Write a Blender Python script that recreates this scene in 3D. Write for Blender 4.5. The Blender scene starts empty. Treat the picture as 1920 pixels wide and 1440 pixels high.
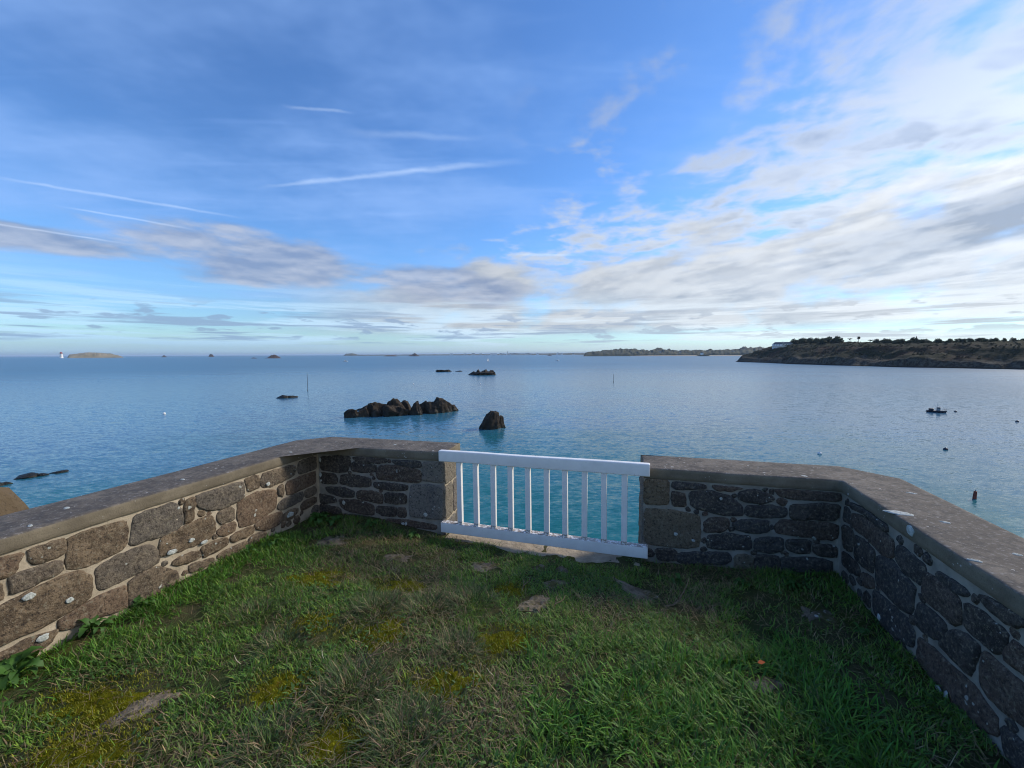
import bpy, bmesh, math, random
import numpy as np
from mathutils import Vector, Matrix, noise as mnoise

S = bpy.context.scene
COL = S.collection
R = math.radians

# ------------------------------------------------------------------ camera
cam_d = bpy.data.cameras.new('camera')
cam_d.lens = 14.0
cam_d.sensor_width = 36.0
cam_d.clip_start = 0.05
cam_d.clip_end = 200000.0
cam = bpy.data.objects.new('camera', cam_d)
COL.objects.link(cam)
PITCH, ROLL = R(4.285), R(-0.2177)
_f = Vector((0, math.cos(PITCH), -math.sin(PITCH)))
_r0 = Vector((1, 0, 0))
_u0 = _r0.cross(_f)
_rt = _r0 * math.cos(ROLL) + _u0 * math.sin(ROLL)
_up = -_r0 * math.sin(ROLL) + _u0 * math.cos(ROLL)
M = Matrix((_rt, _up, -_f)).transposed().to_4x4()
M.translation = Vector((0, 0, 1.6))
cam.matrix_world = M
S.camera = cam

# ------------------------------------------------------------------ render settings
S.render.engine = 'CYCLES'
S.cycles.use_denoising = True
S.cycles.use_adaptive_sampling = True
S.cycles.adaptive_threshold = 0.015
S.cycles.adaptive_min_samples = 16
S.cycles.filter_width = 1.05
S.cycles.max_bounces = 4
S.cycles.diffuse_bounces = 2
S.cycles.glossy_bounces = 2
S.cycles.transmission_bounces = 3
S.cycles.volume_bounces = 0
S.cycles.caustics_reflective = False
S.cycles.caustics_refractive = False
S.cycles.sample_clamp_indirect = 4.0
S.view_settings.view_transform = 'Standard'
S.view_settings.look = 'None'
S.view_settings.gamma = 1.0
S.view_settings.exposure = 0.32
S.view_settings.use_curve_mapping = False

SUN_AZ, SUN_EL = 65.0, 30.0          # degrees, azimuth clockwise from straight ahead (+Y)


# ------------------------------------------------------------------ node helper: python expressions -> nodes
class X:
    def __init__(s, nt, sock):
        s.nt, s.k = nt, sock

    def _m(s, op, *a):
        n = s.nt.nodes.new('ShaderNodeMath')
        n.operation = op
        for i, v in enumerate((s,) + a):
            if isinstance(v, X):
                s.nt.links.new(v.k, n.inputs[i])
            else:
                n.inputs[i].default_value = float(v)
        return X(s.nt, n.outputs[0])

    def __add__(s, o): return s._m('ADD', o)
    __radd__ = __add__
    def __sub__(s, o): return s._m('SUBTRACT', o)
    def __rsub__(s, o): return (s * -1) + o
    def __mul__(s, o): return s._m('MULTIPLY', o)
    __rmul__ = __mul__
    def __truediv__(s, o): return s._m('DIVIDE', o)
    def __pow__(s, o): return s._m('POWER', o)
    def mx(s, o): return s._m('MAXIMUM', o)
    def mn(s, o): return s._m('MINIMUM', o)
    def abs(s): return s._m('ABSOLUTE')
    def sqrt(s): return s._m('SQRT')
    def sin(s): return s._m('SINE')
    def sat(s): return s.mx(0.0).mn(1.0)

    def step(s, a, b, lo=0.0, hi=1.0):            # smoothstep a..b -> lo..hi
        n = s.nt.nodes.new('ShaderNodeMapRange')
        n.interpolation_type = 'SMOOTHSTEP'
        s.nt.links.new(s.k, n.inputs[0])
        for i, v in ((1, a), (2, b), (3, lo), (4, hi)):
            if isinstance(v, X):
                s.nt.links.new(v.k, n.inputs[i])
            else:
                n.inputs[i].default_value = v
        return X(s.nt, n.outputs[0])


class G:
    """A node tree with short helpers."""
    def __init__(g, nt):
        g.nt = nt
        nt.nodes.clear()

    def new(g, t, **kw):
        n = g.nt.nodes.new(t)
        for k, v in kw.items():
            setattr(n, k, v)
        return n

    def put(g, n, key, v):
        if v is None:
            return
        s = n.inputs[key]
        if isinstance(v, X):
            g.nt.links.new(v.k, s)
        elif hasattr(v, 'is_output'):
            g.nt.links.new(v, s)
        elif isinstance(v, (tuple, list)) and len(v) == 3 and s.type == 'RGBA':
            s.default_value = (*v, 1)
        else:
            s.default_value = v

    def pos(g): return g.new('ShaderNodeNewGeometry').outputs['Position']
    def obj(g): return g.new('ShaderNodeTexCoord').outputs['Object']
    def rnd(g): return X(g.nt, g.new('ShaderNodeObjectInfo').outputs['Random'])

    def xyz(g, v):
        n = g.new('ShaderNodeSeparateXYZ')
        g.nt.links.new(v, n.inputs[0])
        return [X(g.nt, o) for o in n.outputs]

    def comb(g, x, y, z=0.0):
        n = g.new('ShaderNodeCombineXYZ')
        for i, v in enumerate((x, y, z)):
            g.put(n, i, v)
        return n.outputs[0]

    def mapping(g, v, scale=(1, 1, 1), loc=(0, 0, 0), rot=(0, 0, 0)):
        n = g.new('ShaderNodeMapping')
        g.nt.links.new(v, n.inputs[0])
        n.inputs['Scale'].default_value = scale
        n.inputs['Location'].default_value = loc
        n.inputs['Rotation'].default_value = rot
        return n.outputs[0]

    def noise(g, v, scale=5.0, detail=4.0, rough=0.55, dist=0.0, dim='3D'):
        n = g.new('ShaderNodeTexNoise', noise_dimensions=dim)
        g.nt.links.new(v, n.inputs['Vector'])
        n.inputs['Scale'].default_value = scale
        n.inputs['Detail'].default_value = detail
        n.inputs['Roughness'].default_value = rough
        n.inputs['Distortion'].default_value = dist
        return X(g.nt, n.outputs[0])

    def voro(g, v, scale=5.0, rand=1.0, feature='F1', out='Distance'):
        n = g.new('ShaderNodeTexVoronoi', feature=feature)
        g.nt.links.new(v, n.inputs['Vector'])
        n.inputs['Scale'].default_value = scale
        n.inputs['Randomness'].default_value = rand
        return X(g.nt, n.outputs[out])

    def mix(g, fac, a, b, blend='MIX'):
        n = g.new('ShaderNodeMix', data_type='RGBA', blend_type=blend)
        g.put(n, 0, fac)
        for i, v in ((6, a), (7, b)):
            if isinstance(v, tuple):
                n.inputs[i].default_value = (*v, 1)
            else:
                g.nt.links.new(v.k if isinstance(v, X) else v, n.inputs[i])
        return X(g.nt, n.outputs[2])

    def scale(g, c, k):                       # colour times scalar
        n = g.new('ShaderNodeVectorMath', operation='SCALE')
        if isinstance(c, tuple):
            n.inputs[0].default_value = c
        else:
            g.nt.links.new(c.k, n.inputs[0])
        g.put(n, 'Scale', k)
        return X(g.nt, n.outputs[0])

    def bump(g, h, strength=0.5, dist=0.01, normal=None):
        n = g.new('ShaderNodeBump')
        n.inputs['Strength'].default_value = strength
        n.inputs['Distance'].default_value = dist
        g.nt.links.new(h.k, n.inputs['Height'])
        if normal is not None:
            g.nt.links.new(normal, n.inputs['Normal'])
        return n.outputs[0]

    def out(g, shader):
        o = g.new('ShaderNodeOutputMaterial')
        g.nt.links.new(shader, o.inputs[0])

    def principled(g, col, rough=0.8, spec=0.3, normal=None, **kw):
        n = g.new('ShaderNodeBsdfPrincipled')
        g.put(n, 'Base Color', col)
        g.put(n, 'Roughness', rough)
        g.put(n, 'Specular IOR Level', spec)
        if normal is not None:
            g.nt.links.new(normal, n.inputs['Normal'])
        for k, v in kw.items():
            g.put(n, k.replace('_', ' '), v)
        return n.outputs[0]


def mat(name):
    m = bpy.data.materials.new(name)
    m.use_nodes = True
    return m, G(m.node_tree)


# ------------------------------------------------------------------ sky
SV = (math.sin(R(SUN_AZ)) * math.cos(R(SUN_EL)), math.cos(R(SUN_AZ)) * math.cos(R(SUN_EL)), math.sin(R(SUN_EL)))


def build_world():
    w = bpy.data.worlds.new('World')
    S.world = w
    w.use_nodes = True
    g = G(w.node_tree)
    nt = w.node_tree
    sky = g.new('ShaderNodeTexSky', sky_type='NISHITA')
    sky.sun_disc = False
    sky.sun_elevation = R(SUN_EL)
    sky.sun_rotation = R(SUN_AZ)
    sky.altitude = 0.0
    sky.air_density = 1.0
    sky.dust_density = 0.15
    sky.ozone_density = 2.0
    hs = g.new('ShaderNodeHueSaturation')
    hs.inputs['Saturation'].default_value = 1.06
    hs.inputs['Hue'].default_value = 0.503
    nt.links.new(sky.outputs[0], hs.inputs['Color'])
    base = g.mix(1.0, g.scale(X(nt, hs.outputs[0]), 0.120), (0.71, 1.0, 1.32), 'MULTIPLY')

    d = g.new('ShaderNodeTexCoord').outputs['Generated']
    dx, dy, dz = g.xyz(d)
    az = dx._m('ARCTAN2', dy) * 57.29578
    el = dz.mx(-1.0).mn(1.0)._m('ARCSINE') * 57.29578
    t = 1.0 / 1.0
    q = (dz.mx(0.0) + 0.04)
    px, py = dx / q, dy / q
    P = g.comb(px, py)
    up = el.step(-0.5, 0.6)

    near = ((dx * SV[0] + dy * SV[1] + dz * SV[2]).mx(0.0) ** 10.0) * 0.32 + 1.0     # thin cloud glows round the veiled sun
    base = g.scale(base, el.step(1.0, 14.0, 0.80, 1.0))
    # --- thin high veil and wisps in the blue
    v1 = g.noise(g.mapping(P, (0.55, 0.8, 1), (3.1, 1.7, 0)), 1.3, 5, 0.6, dim='2D')
    v2 = g.noise(g.mapping(P, (0.35, 2.2, 1), (8.3, 4.1, 0), (0, 0, R(8))), 1.7, 4, 0.55, 0.5)
    veil = v1.step(0.38, 0.78) * 0.55 + v2.step(0.50, 0.85) * 0.40
    veil = veil * el.step(2, 12)
    col = g.mix(veil, base, (0.27, 0.45, 0.84))

    # --- the bank of broken cloud: its edge runs away from us to the right of straight ahead
    wob = g.noise(g.mapping(P, (0.5, 0.5, 1), (1.0, 2.0, 0)), 1.0, 2, 0.5, dim='2D') - 0.5
    xb = 0.38 - ((py - 2.2).mx(0.0) ** 1.6) * 0.36
    side = (px - xb) + wob * 1.1
    cover = side.step(-0.5, 0.8)
    # stretch the cloudlets along the drift of the bank
    Pr = g.mapping(P, (1.0, 0.95, 1), (0.35, 0.2, 0), (0, 0, R(20)))
    n1 = g.noise(Pr, 3.3, 6, 0.54, 0.15, dim='2D')
    n2 = g.noise(g.mapping(Pr, (0.45, 0.36, 1), (5, 9, 0)), 1.9, 3, 0.5, dim='2D')
    nn = n1 * 0.66 + n2 * 0.34
    thr = 0.628 - cover * 0.185
    dens = nn.step(thr - 0.07, thr + 0.15) * side.step(-0.6, 0.0)
    thick = nn.step(thr + 0.04, thr + 0.24)
    under = g.noise(g.mapping(Pr, (0.7, 0.9, 1), (2.3, 4.4, 0)), 2.0, 4, 0.55, dim='2D')
    rows = g.noise(g.mapping(P, (0.9, 2.2, 1), (1.2, 0.6, 0), (0, 0, R(-22))), 1.8, 3, 0.55, dim='2D')
    bank = (1.0 - ((az - 52.0) / 17.0) ** 2.0 - ((el - 12.2 - (az - 52.0) * 0.09) / 2.6) ** 2.0).mx(0.0)
    shade = (thick * (under.step(0.40, 0.66) * 0.55 + rows.step(0.42, 0.64) * 0.55) + bank * 0.8).sat()
    glow = az.step(0, 75, 0.62, 0.78) * el.step(12, 36, 1.0, 0.72) * near
    white = g.scale((0.88, 0.945, 1.03), glow)
    grey = g.scale((0.31, 0.36, 0.44), az.step(-10, 60, 0.90, 1.05))
    ccol = g.mix(shade, white, grey)
    col = g.mix(dens * el.step(14, 30, 0.88, 0.68) * el.step(7.0, 15.0, 0.1, 1.0), col, ccol)

    # --- the soft rippled bank lower down, from the middle to the right and on round to the sun
    e2 = el - az * 0.085
    nb_ = g.noise(g.comb(az * 0.062, e2 * 0.15), 1.5, 5, 0.52, dim='2D')
    nb2 = g.noise(g.comb(az * 0.062, e2 * 0.15 + 0.12), 1.5, 5, 0.52, dim='2D')
    rip = g.noise(g.comb(az * 0.085 + 4.0, e2 * 0.40), 1.5, 5, 0.58, dim='2D')
    db = ((nb_ - 0.5) * 1.9 + ((13.0 - e2) * 0.16).mn(0.50)).step(-0.10, 0.45) * az.step(-38, -10) * el.step(1.8, 4.0)
    sh2 = (((nb2 - nb_) * 3.0 + 0.28).sat() * 0.55 + rip.step(0.42, 0.68) * 0.42 + bank * 0.6 + az.step(20.0, -25.0) * 0.35).sat()
    w2 = g.scale((0.90, 0.945, 1.0), az.step(-10, 60, 0.58, 0.74) * near)
    col = g.mix(db * 0.93, col, g.mix(sh2, w2, grey))

    # --- low grey clouds over the left and middle horizon
    def blob(a0, e0, ra, re, tilt=0.0):
        u = (az - a0) / ra
        v = (el - e0 - (az - a0) * tilt) / re
        return (1.0 - (u * u + v * v)).mx(-1.0)
    lows = g.comb(az * 0.055, el * 0.21)
    b1 = g.noise(lows, 1.5, 5, 0.55, dim='2D')
    bl = blob(-31, 11.3, 16, 3.4, -0.03).mx(blob(-10, 9.2, 15, 2.9, -0.02)).mx(blob(-48, 10.6, 14, 1.6, 0.03))
    bd = (bl * 0.75 + (b1 - 0.5) * 2.0).step(-0.05, 0.62)
    btop = g.noise(g.comb(az * 0.055, el * 0.21 - 0.12), 1.5, 5, 0.55, dim='2D')
    lit = ((b1 - btop) * 4.0 + 0.42).sat()
    bcol = g.mix(lit, (0.205, 0.275, 0.43), (0.40, 0.45, 0.56))
    col = g.mix(bd * 0.86, col, bcol)

    # --- flat streaks and small dark puffs just over the horizon
    s1 = g.noise(g.comb(az * 0.028, el * 0.55), 1.6, 4, 0.55, dim='2D')
    s2 = g.noise(g.comb(az * 0.035 + 7.0, el * 0.7), 1.7, 4, 0.6, dim='2D')
    s3 = g.noise(g.comb(az * 0.16 + 3.0, el * 0.62 + 1.0), 1.5, 4, 0.5, dim='2D')
    lowm = el.step(0.6, 1.6) * el.step(9.5, 4.5)
    pale = s1.step(0.42, 0.62) * lowm
    col = g.mix(pale * 0.72, col, g.mix(az.step(-45, 50), (0.46, 0.68, 0.88), (0.78, 0.84, 0.89)))
    dark = (s2.step(0.52, 0.66) * el.step(0.9, 1.8) * el.step(7.5, 3.5)).mx(s3.step(0.58, 0.68) * el.step(1.6, 2.4) * el.step(7.0, 4.5) * 0.9)
    col = g.mix(dark * 0.80, col, g.mix(az.step(-20, 50), (0.22, 0.32, 0.49), (0.42, 0.47, 0.53)))
    haze = el.step(3.0, 0.0)
    col = g.mix(haze * 0.7, col, g.mix(az.step(-45, 45), (0.22, 0.37, 0.60), (0.50, 0.585, 0.665)))

    # --- old vapour trails
    def trail(x1, y1, x2, y2, w1, w2, amt):
        L = math.hypot(x2 - x1, y2 - y1)
        ux, uy = (x2 - x1) / L, (y2 - y1) / L
        rx, ry = px - x1, py - y1
        s = (rx * ux + ry * uy) / L
        c = (rx * -uy + ry * ux) + (tn - 0.5) * 0.05
        wd = s.sat() * (w2 - w1) + w1
        core = (1.0 - (c / wd).abs()).mx(0.0).step(0.0, 1.0)
        return core * s.step(-0.05, 0.25) * s.step(1.05, 0.7) * (tn * 0.9 + 0.35) * (amt * 0.72)
    tn = g.noise(P, 6.0, 4, 0.6, dim='2D')
    tr = None
    for a in ((-1.35, 2.20, 0.05, 1.96, .03, .05, .50), (-2.55, 1.98, -1.70, 2.62, .04, .035, .42), (-2.60, 2.34, -2.15, 2.80, .03, .04, .48),
              (-3.30, 2.52, -2.85, 3.05, .03, .045, .5), (-0.85, 1.55, -0.60, 1.60, .02, .015, .3), (-0.70, 1.72, -0.10, 1.78, .05, .03, .2),
              (0.0, 3.50, 0.60, 3.52, .07, .05, .6)):
        x = trail(*a)
        tr = x if tr is None else tr.mx(x)
    col = g.mix(tr.sat(), col, (0.62, 0.76, 0.97))
    below = g.mix(up, (0.10, 0.17, 0.24), col)
    bg = g.new('ShaderNodeBackground')
    nt.links.new(below.k, bg.inputs[0])
    bg.inputs[1].default_value = 1.0
    o = g.new('ShaderNodeOutputWorld')
    nt.links.new(bg.outputs[0], o.inputs[0])


build_world()
S.world.cycles.sampling_method = 'MANUAL'
S.world.cycles.sample_map_resolution = 256

sun_d = bpy.data.lights.new('sun', 'SUN')
sun_d.energy = 3.2
sun_d.angle = R(11)
sun_d.color = (1.0, 0.90, 0.76)
sun = bpy.data.objects.new('sun', sun_d)
COL.objects.link(sun)
_sv = Vector((math.sin(R(SUN_AZ)) * math.cos(R(SUN_EL)), math.cos(R(SUN_AZ)) * math.cos(R(SUN_EL)), math.sin(R(SUN_EL))))
sun.rotation_euler = _sv.to_track_quat('Z', 'Y').to_euler()
sun.location = _sv * 100

# ------------------------------------------------------------------ object helpers
def tag(o, label=None, cat=None, group=None, kind=None):
    for k, v in (('label', label), ('category', cat), ('group', group), ('kind', kind)):
        if v:
            o[k] = v
    return o


def thing(name, label, cat, loc=(0, 0, 0), rz=0.0, group=None):
    o = bpy.data.objects.new(name, None)
    o.empty_display_size = 0.2
    COL.objects.link(o)
    o.location = loc
    o.rotation_euler = (0, 0, rz)
    return tag(o, label, cat, group)


def me_obj(name, verts, faces, m=None, parent=None, smooth=False, loc=None):
    me = bpy.data.meshes.new(name)
    me.from_pydata([tuple(v) for v in verts], [], [tuple(f) for f in faces])
    if smooth:
        me.polygons.foreach_set('use_smooth', [True] * len(me.polygons))
    if m:
        me.materials.append(m)
    me.update()
    o = bpy.data.objects.new(name, me)
    COL.objects.link(o)
    if parent:
        o.parent = parent
    if loc:
        o.location = loc
    return o


def ob(name, me, parent=None, loc=None):
    o = bpy.data.objects.new(name, me)
    COL.objects.link(o)
    if parent:
        o.parent = parent
    if loc:
        o.location = loc
    return o


def bm_obj(name, bm, m=None, parent=None, smooth=False, loc=None):
    me = bpy.data.meshes.new(name)
    bm.to_mesh(me)
    bm.free()
    if m:
        me.materials.append(m)
    if smooth:
        me.polygons.foreach_set('use_smooth', [True] * len(me.polygons))
    return ob(name, me, parent, loc)


def bm_box(bm, c, s, bevel=0.0, seg=2, rot=None):
    mtx = Matrix.Translation(c)
    if rot is not None:
        mtx = mtx @ rot
    mtx = mtx @ Matrix.Diagonal((*s, 1))
    geo = bmesh.ops.create_cube(bm, size=1.0, matrix=mtx)
    if bevel:
        es = list({e for v in geo['verts'] for e in v.link_edges})
        bmesh.ops.bevel(bm, geom=es, offset=bevel, segments=seg, profile=0.6, affect='EDGES')


def bm_tube(bm, pts, rad, n=8, cap=True):
    pts = [Vector(p) for p in pts]
    rings = []
    for i, p in enumerate(pts):
        t = (pts[min(i + 1, len(pts) - 1)] - pts[max(i - 1, 0)]).normalized()
        a = t.orthogonal().normalized() if i == 0 else (rings_a - t * rings_a.dot(t)).normalized()
        rings_a = a
        b = t.cross(a)
        r = rad[i] if isinstance(rad, (list, tuple)) else rad
        rings.append([bm.verts.new(p + (a * math.cos(k * 2 * math.pi / n) + b * math.sin(k * 2 * math.pi / n)) * r) for k in range(n)])
    for i in range(len(rings) - 1):
        for k in range(n):
            bm.faces.new((rings[i][k], rings[i][(k + 1) % n], rings[i + 1][(k + 1) % n], rings[i + 1][k]))
    if cap:
        bm.faces.new(list(reversed(rings[0])))
        bm.faces.new(rings[-1])


def hash2(ix, iy, seed):
    h = (ix.astype(np.int64) * 374761393 + iy.astype(np.int64) * 668265263 + seed * 1442695041) & 0x7fffffff
    h = ((h ^ (h >> 13)) * 1274126177) & 0x7fffffff
    return ((h ^ (h >> 16)) & 0xffff) / 65535.0


def vnoise(x, y, seed=0):
    x = np.asarray(x, float)
    y = np.asarray(y, float)
    ix, iy = np.floor(x), np.floor(y)
    fx, fy = x - ix, y - iy
    fx, fy = fx * fx * (3 - 2 * fx), fy * fy * (3 - 2 * fy)
    a, b = hash2(ix, iy, seed), hash2(ix + 1, iy, seed)
    c, d = hash2(ix, iy + 1, seed), hash2(ix + 1, iy + 1, seed)
    return (a * (1 - fx) + b * fx) * (1 - fy) + (c * (1 - fx) + d * fx) * fy


def fbm(x, y, oct=4, seed=0, gain=0.5):
    s, a, n = 0.0, 1.0, 0.0
    for i in range(oct):
        s = s + a * vnoise(x * 2 ** i + 17.3 * i, y * 2 ** i - 9.1 * i, seed + i)
        n += a
        a *= gain
    return s / n


def sst(x, a, b):
    t = np.clip((np.asarray(x, float) - a) / (b - a), 0, 1)
    return t * t * (3 - 2 * t)


_ico = {}


def ico(sub):
    if sub not in _ico:
        bm = bmesh.new()
        bmesh.ops.create_icosphere(bm, subdivisions=sub, radius=1.0)
        v = np.array([tuple(p.co) for p in bm.verts])
        f = [tuple(p.index for p in q.verts) for q in bm.faces]
        bm.free()
        _ico[sub] = (v, f)
    return _ico[sub]


def rock_geo(seed, size, sub=3, cuts=14, rough=0.10, freq=2.2, cutmin=0.55):
    """An angular boulder: a ball cut by random planes, then roughened."""
    rs = np.random.RandomState(seed)
    v, f = ico(sub)
    v = v.copy()
    for _ in range(cuts):
        n = rs.normal(size=3)
        n /= np.linalg.norm(n)
        h = rs.uniform(cutmin, 0.95)
        dd = v @ n - h
        v -= np.where(dd > 0, dd, 0)[:, None] * n * 0.92
    off = rs.uniform(-50, 50, 3)
    out = np.empty_like(v)
    for i, p in enumerate(v):
        q = Vector(p * freq + off)
        k = mnoise.fractal(q, 0.9, 2.1, 4) * rough
        ridge = abs(mnoise.noise(Vector((p[0] * freq * 1.3 + off[1], p[1] * freq * 1.3, p[2] * freq * 0.6)))) * rough * 1.2
        out[i] = p * (1 + k - ridge)
    return out * np.array(size), f


# ------------------------------------------------------------------ materials
def lichen_layer(g, co, col, scale, size, colour, mod=0.5, seed=0.0):
    """pale crusty spots of uneven size"""
    c2 = g.mapping(co, (1, 1, 1), (seed, seed * 0.7, seed * 1.3))
    wv = g.noise(c2, scale * 2.3, 3, 0.6)
    warp = g.new('ShaderNodeVectorMath', operation='MULTIPLY_ADD')
    nn = g.new('ShaderNodeTexNoise')
    g.nt.links.new(c2, nn.inputs['Vector'])
    nn.inputs['Scale'].default_value = scale * 2.5
    g.nt.links.new(nn.outputs['Color'], warp.inputs[0])
    warp.inputs[1].default_value = (0.35 / scale,) * 3
    g.nt.links.new(c2, warp.inputs[2])
    d = g.voro(warp.outputs[0], scale)
    big = g.noise(c2, scale * 0.22, 2, 0.5)
    thr = (big - (1 - mod)).mx(0.0) * size * 4.0
    f = (thr - d).step(0.0, 0.05)
    return g.mix(f * (wv * 0.5 + 0.6).sat(), col, colour), f


def m_stone(name, a, b, c, white=0.47):
    m, g = mat(name)
    co = g.pos()
    r = g.rnd()
    n1 = g.noise(co, 11, 5, 0.7)
    n2 = g.noise(co, 52, 4, 0.75)
    n3 = g.noise(co, 190, 2, 0.7)
    col = g.mix(n1.step(0.34, 0.68), a, b)
    col = g.mix(r.step(0.45, 1.0) * 0.75, col, c)
    col = g.mix(r.step(0.35, 0.0) * 0.5, col, (0.150, 0.098, 0.070))
    col = g.mix(n2.step(0.52, 0.68) * 0.8, col, (0.22, 0.19, 0.14))
    col = g.mix(n2.step(0.48, 0.36) * 0.80, col, (0.028, 0.023, 0.020))
    col = g.mix(n3.step(0.60, 0.72) * 0.40, col, (0.34, 0.32, 0.28))
    col = g.mix(g.noise(co, 26, 4, 0.7).step(0.60, 0.72) * 0.6, col, (0.135, 0.138, 0.10))
    col, f = lichen_layer(g, co, col, 11, 0.30, (0.44, 0.46, 0.42), white)
    col, f2 = lichen_layer(g, co, col, 26, 0.26, (0.36, 0.38, 0.345), 0.53, 3.1)
    h = n1 * 0.6 + n2 * 0.35 + n3 * 0.12 + f * 0.15
    nb = g.bump(h, 1.0, 0.022)
    g.out(g.principled(col, 0.92, 0.2, nb))
    return m


def m_simple(name, c1, c2, scale=6, rough=0.8, bump=0.3, dist=0.01, spec=0.3, use_obj=False, detail=5):
    m, g = mat(name)
    co = g.obj() if use_obj else g.pos()
    n = g.noise(co, scale, detail, 0.62)
    col = g.mix(n.step(0.3, 0.7), c1, c2)
    nb = g.bump(g.noise(co, scale * 4, 3, 0.6) + n, bump, dist) if bump else None
    g.out(g.principled(col, rough, spec, nb))
    return m


MAT = {}
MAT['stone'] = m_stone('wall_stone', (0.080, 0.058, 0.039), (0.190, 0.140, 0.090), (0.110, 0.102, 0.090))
MAT['darkstone'] = m_stone('dark_wall_stone', (0.034, 0.030, 0.027), (0.090, 0.074, 0.060), (0.060, 0.058, 0.056))  # darker version of the wall stone, for the front and right walls
MAT['brownquoin'] = m_stone('brown_granite_quoin', (0.105, 0.080, 0.052), (0.185, 0.142, 0.092), (0.14, 0.115, 0.082), 0.42)
MAT['granite'] = m_stone('granite_quoin', (0.12, 0.115, 0.108), (0.195, 0.18, 0.157), (0.17, 0.145, 0.108))


def m_mortar(name, ca, cb):
    m, g = mat(name)
    co = g.pos()
    n = g.noise(co, 7, 5, 0.6)
    n2 = g.noise(co, 90, 3, 0.7)
    col = g.mix(n.step(0.3, 0.7), ca, cb)
    col = g.mix(g.noise(co, 3.1, 4, 0.7).step(0.55, 0.75) * 0.6, col, (0.25, 0.25, 0.20))
    col = g.mix(n2.step(0.58, 0.7) * 0.35, col, (0.20, 0.17, 0.13))
    nb = g.bump(n * 0.5 + n2 * 0.5, 0.8, 0.010)
    g.out(g.principled(col, 0.95, 0.15, nb))
    return m


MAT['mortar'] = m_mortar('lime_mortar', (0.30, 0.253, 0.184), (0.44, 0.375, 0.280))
MAT['shademortar'] = m_mortar('shade_toned_grey_mortar', (0.19, 0.178, 0.15), (0.31, 0.29, 0.245))  # greyer copy of the mortar; shade of front and right walls put into colour


def m_coping():
    m, g = mat('weathered_concrete')
    co = g.pos()
    nrm = g.new('ShaderNodeNewGeometry').outputs['Normal']
    nz = g.xyz(nrm)[2]
    n = g.noise(co, 5, 6, 0.65)
    n2 = g.noise(co, 38, 4, 0.7)
    n3 = g.noise(co, 160, 2, 0.7)
    side = g.mix(n.step(0.3, 0.7), (0.125, 0.106, 0.076), (0.190, 0.163, 0.118))
    top = g.mix(n.step(0.35, 0.68), (0.092, 0.080, 0.068), (0.165, 0.143, 0.117))
    top = g.mix(n2.step(0.52, 0.68) * 0.75, top, (0.24, 0.228, 0.212))
    top = g.mix(g.noise(co, 17, 4, 0.75).step(0.52, 0.38) * 0.65, top, (0.055, 0.053, 0.052))
    col = g.mix(nz.step(0.4, 0.8), side, top)
    col = g.mix(n3.step(0.42, 0.3) * 0.5, col, (0.07, 0.06, 0.05))
    col, f = lichen_layer(g, co, col, 16, 0.26, (0.50, 0.50, 0.47), 0.49)
    col, f2 = lichen_layer(g, co, col, 38, 0.27, (0.40, 0.39, 0.365), 0.53, 5.0)
    col, f3 = lichen_layer(g, co, col, 7, 0.16, (0.30, 0.17, 0.06), 0.42, 9.0)
    nb = g.bump(n * 0.5 + n2 * 0.35 + n3 * 0.2 + f * 0.2, 0.8, 0.010)
    g.out(g.principled(col, 0.9, 0.2, nb))
    return m


MAT['coping'] = m_coping()


def m_paint():
    m, g = mat('white_gloss_paint')
    co = g.obj()
    n = g.noise(co, 6, 5, 0.6)
    n2 = g.noise(g.mapping(co, (3, 3, 22)), 3, 4, 0.6)
    z = g.xyz(co)[2]
    col = g.mix(n.step(0.3, 0.75), (0.80, 0.79, 0.77), (0.70, 0.69, 0.67))
    foot = z.step(0.026, 0.036) * z.step(0.066, 0.048) * g.noise(co, 34, 4, 0.7).step(0.40, 0.54)
    col = g.mix(foot * 0.9, col, (0.17, 0.12, 0.075))
    col = g.mix(g.noise(co, 55, 3, 0.7).step(0.66, 0.72) * 0.5, col, (0.38, 0.34, 0.27))
    nb = g.bump(n2 * 0.6 + g.noise(co, 60, 3, 0.6) * 0.5, 0.25, 0.004)
    g.out(g.principled(col, 0.42, 0.4, nb))
    return m


MAT['paint'] = m_paint()


def m_leafy(name, use_attr=None, c1=(0.03, 0.07, 0.015), c2=(0.06, 0.11, 0.025), trans=0.25, rough=0.6):
    m, g = mat(name)
    if use_attr:
        a = g.new('ShaderNodeAttribute', attribute_name=use_attr)
        col = X(g.nt, a.outputs['Color'])
    else:
        r = g.rnd()
        n = g.noise(g.pos(), 9, 3, 0.6)
        col = g.mix((n * 0.7 + r * 0.4).sat(), c1, c2)
    p = g.principled(col, rough, 0.35)
    tr = g.new('ShaderNodeBsdfTranslucent')
    g.nt.links.new(g.mix(0.35, col, (0.16, 0.20, 0.02)).k, tr.inputs[0])
    mx = g.new('ShaderNodeMixShader')
    mx.inputs[0].default_value = trans
    g.nt.links.new(p, mx.inputs[1])
    g.nt.links.new(tr.outputs[0], mx.inputs[2])
    g.out(mx.outputs[0])
    return m


MAT['grass'] = m_leafy('grass_blade', 'tint')
MAT['weed'] = m_leafy('weed_leaf', None, (0.030, 0.085, 0.012), (0.060, 0.150, 0.025))


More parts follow.
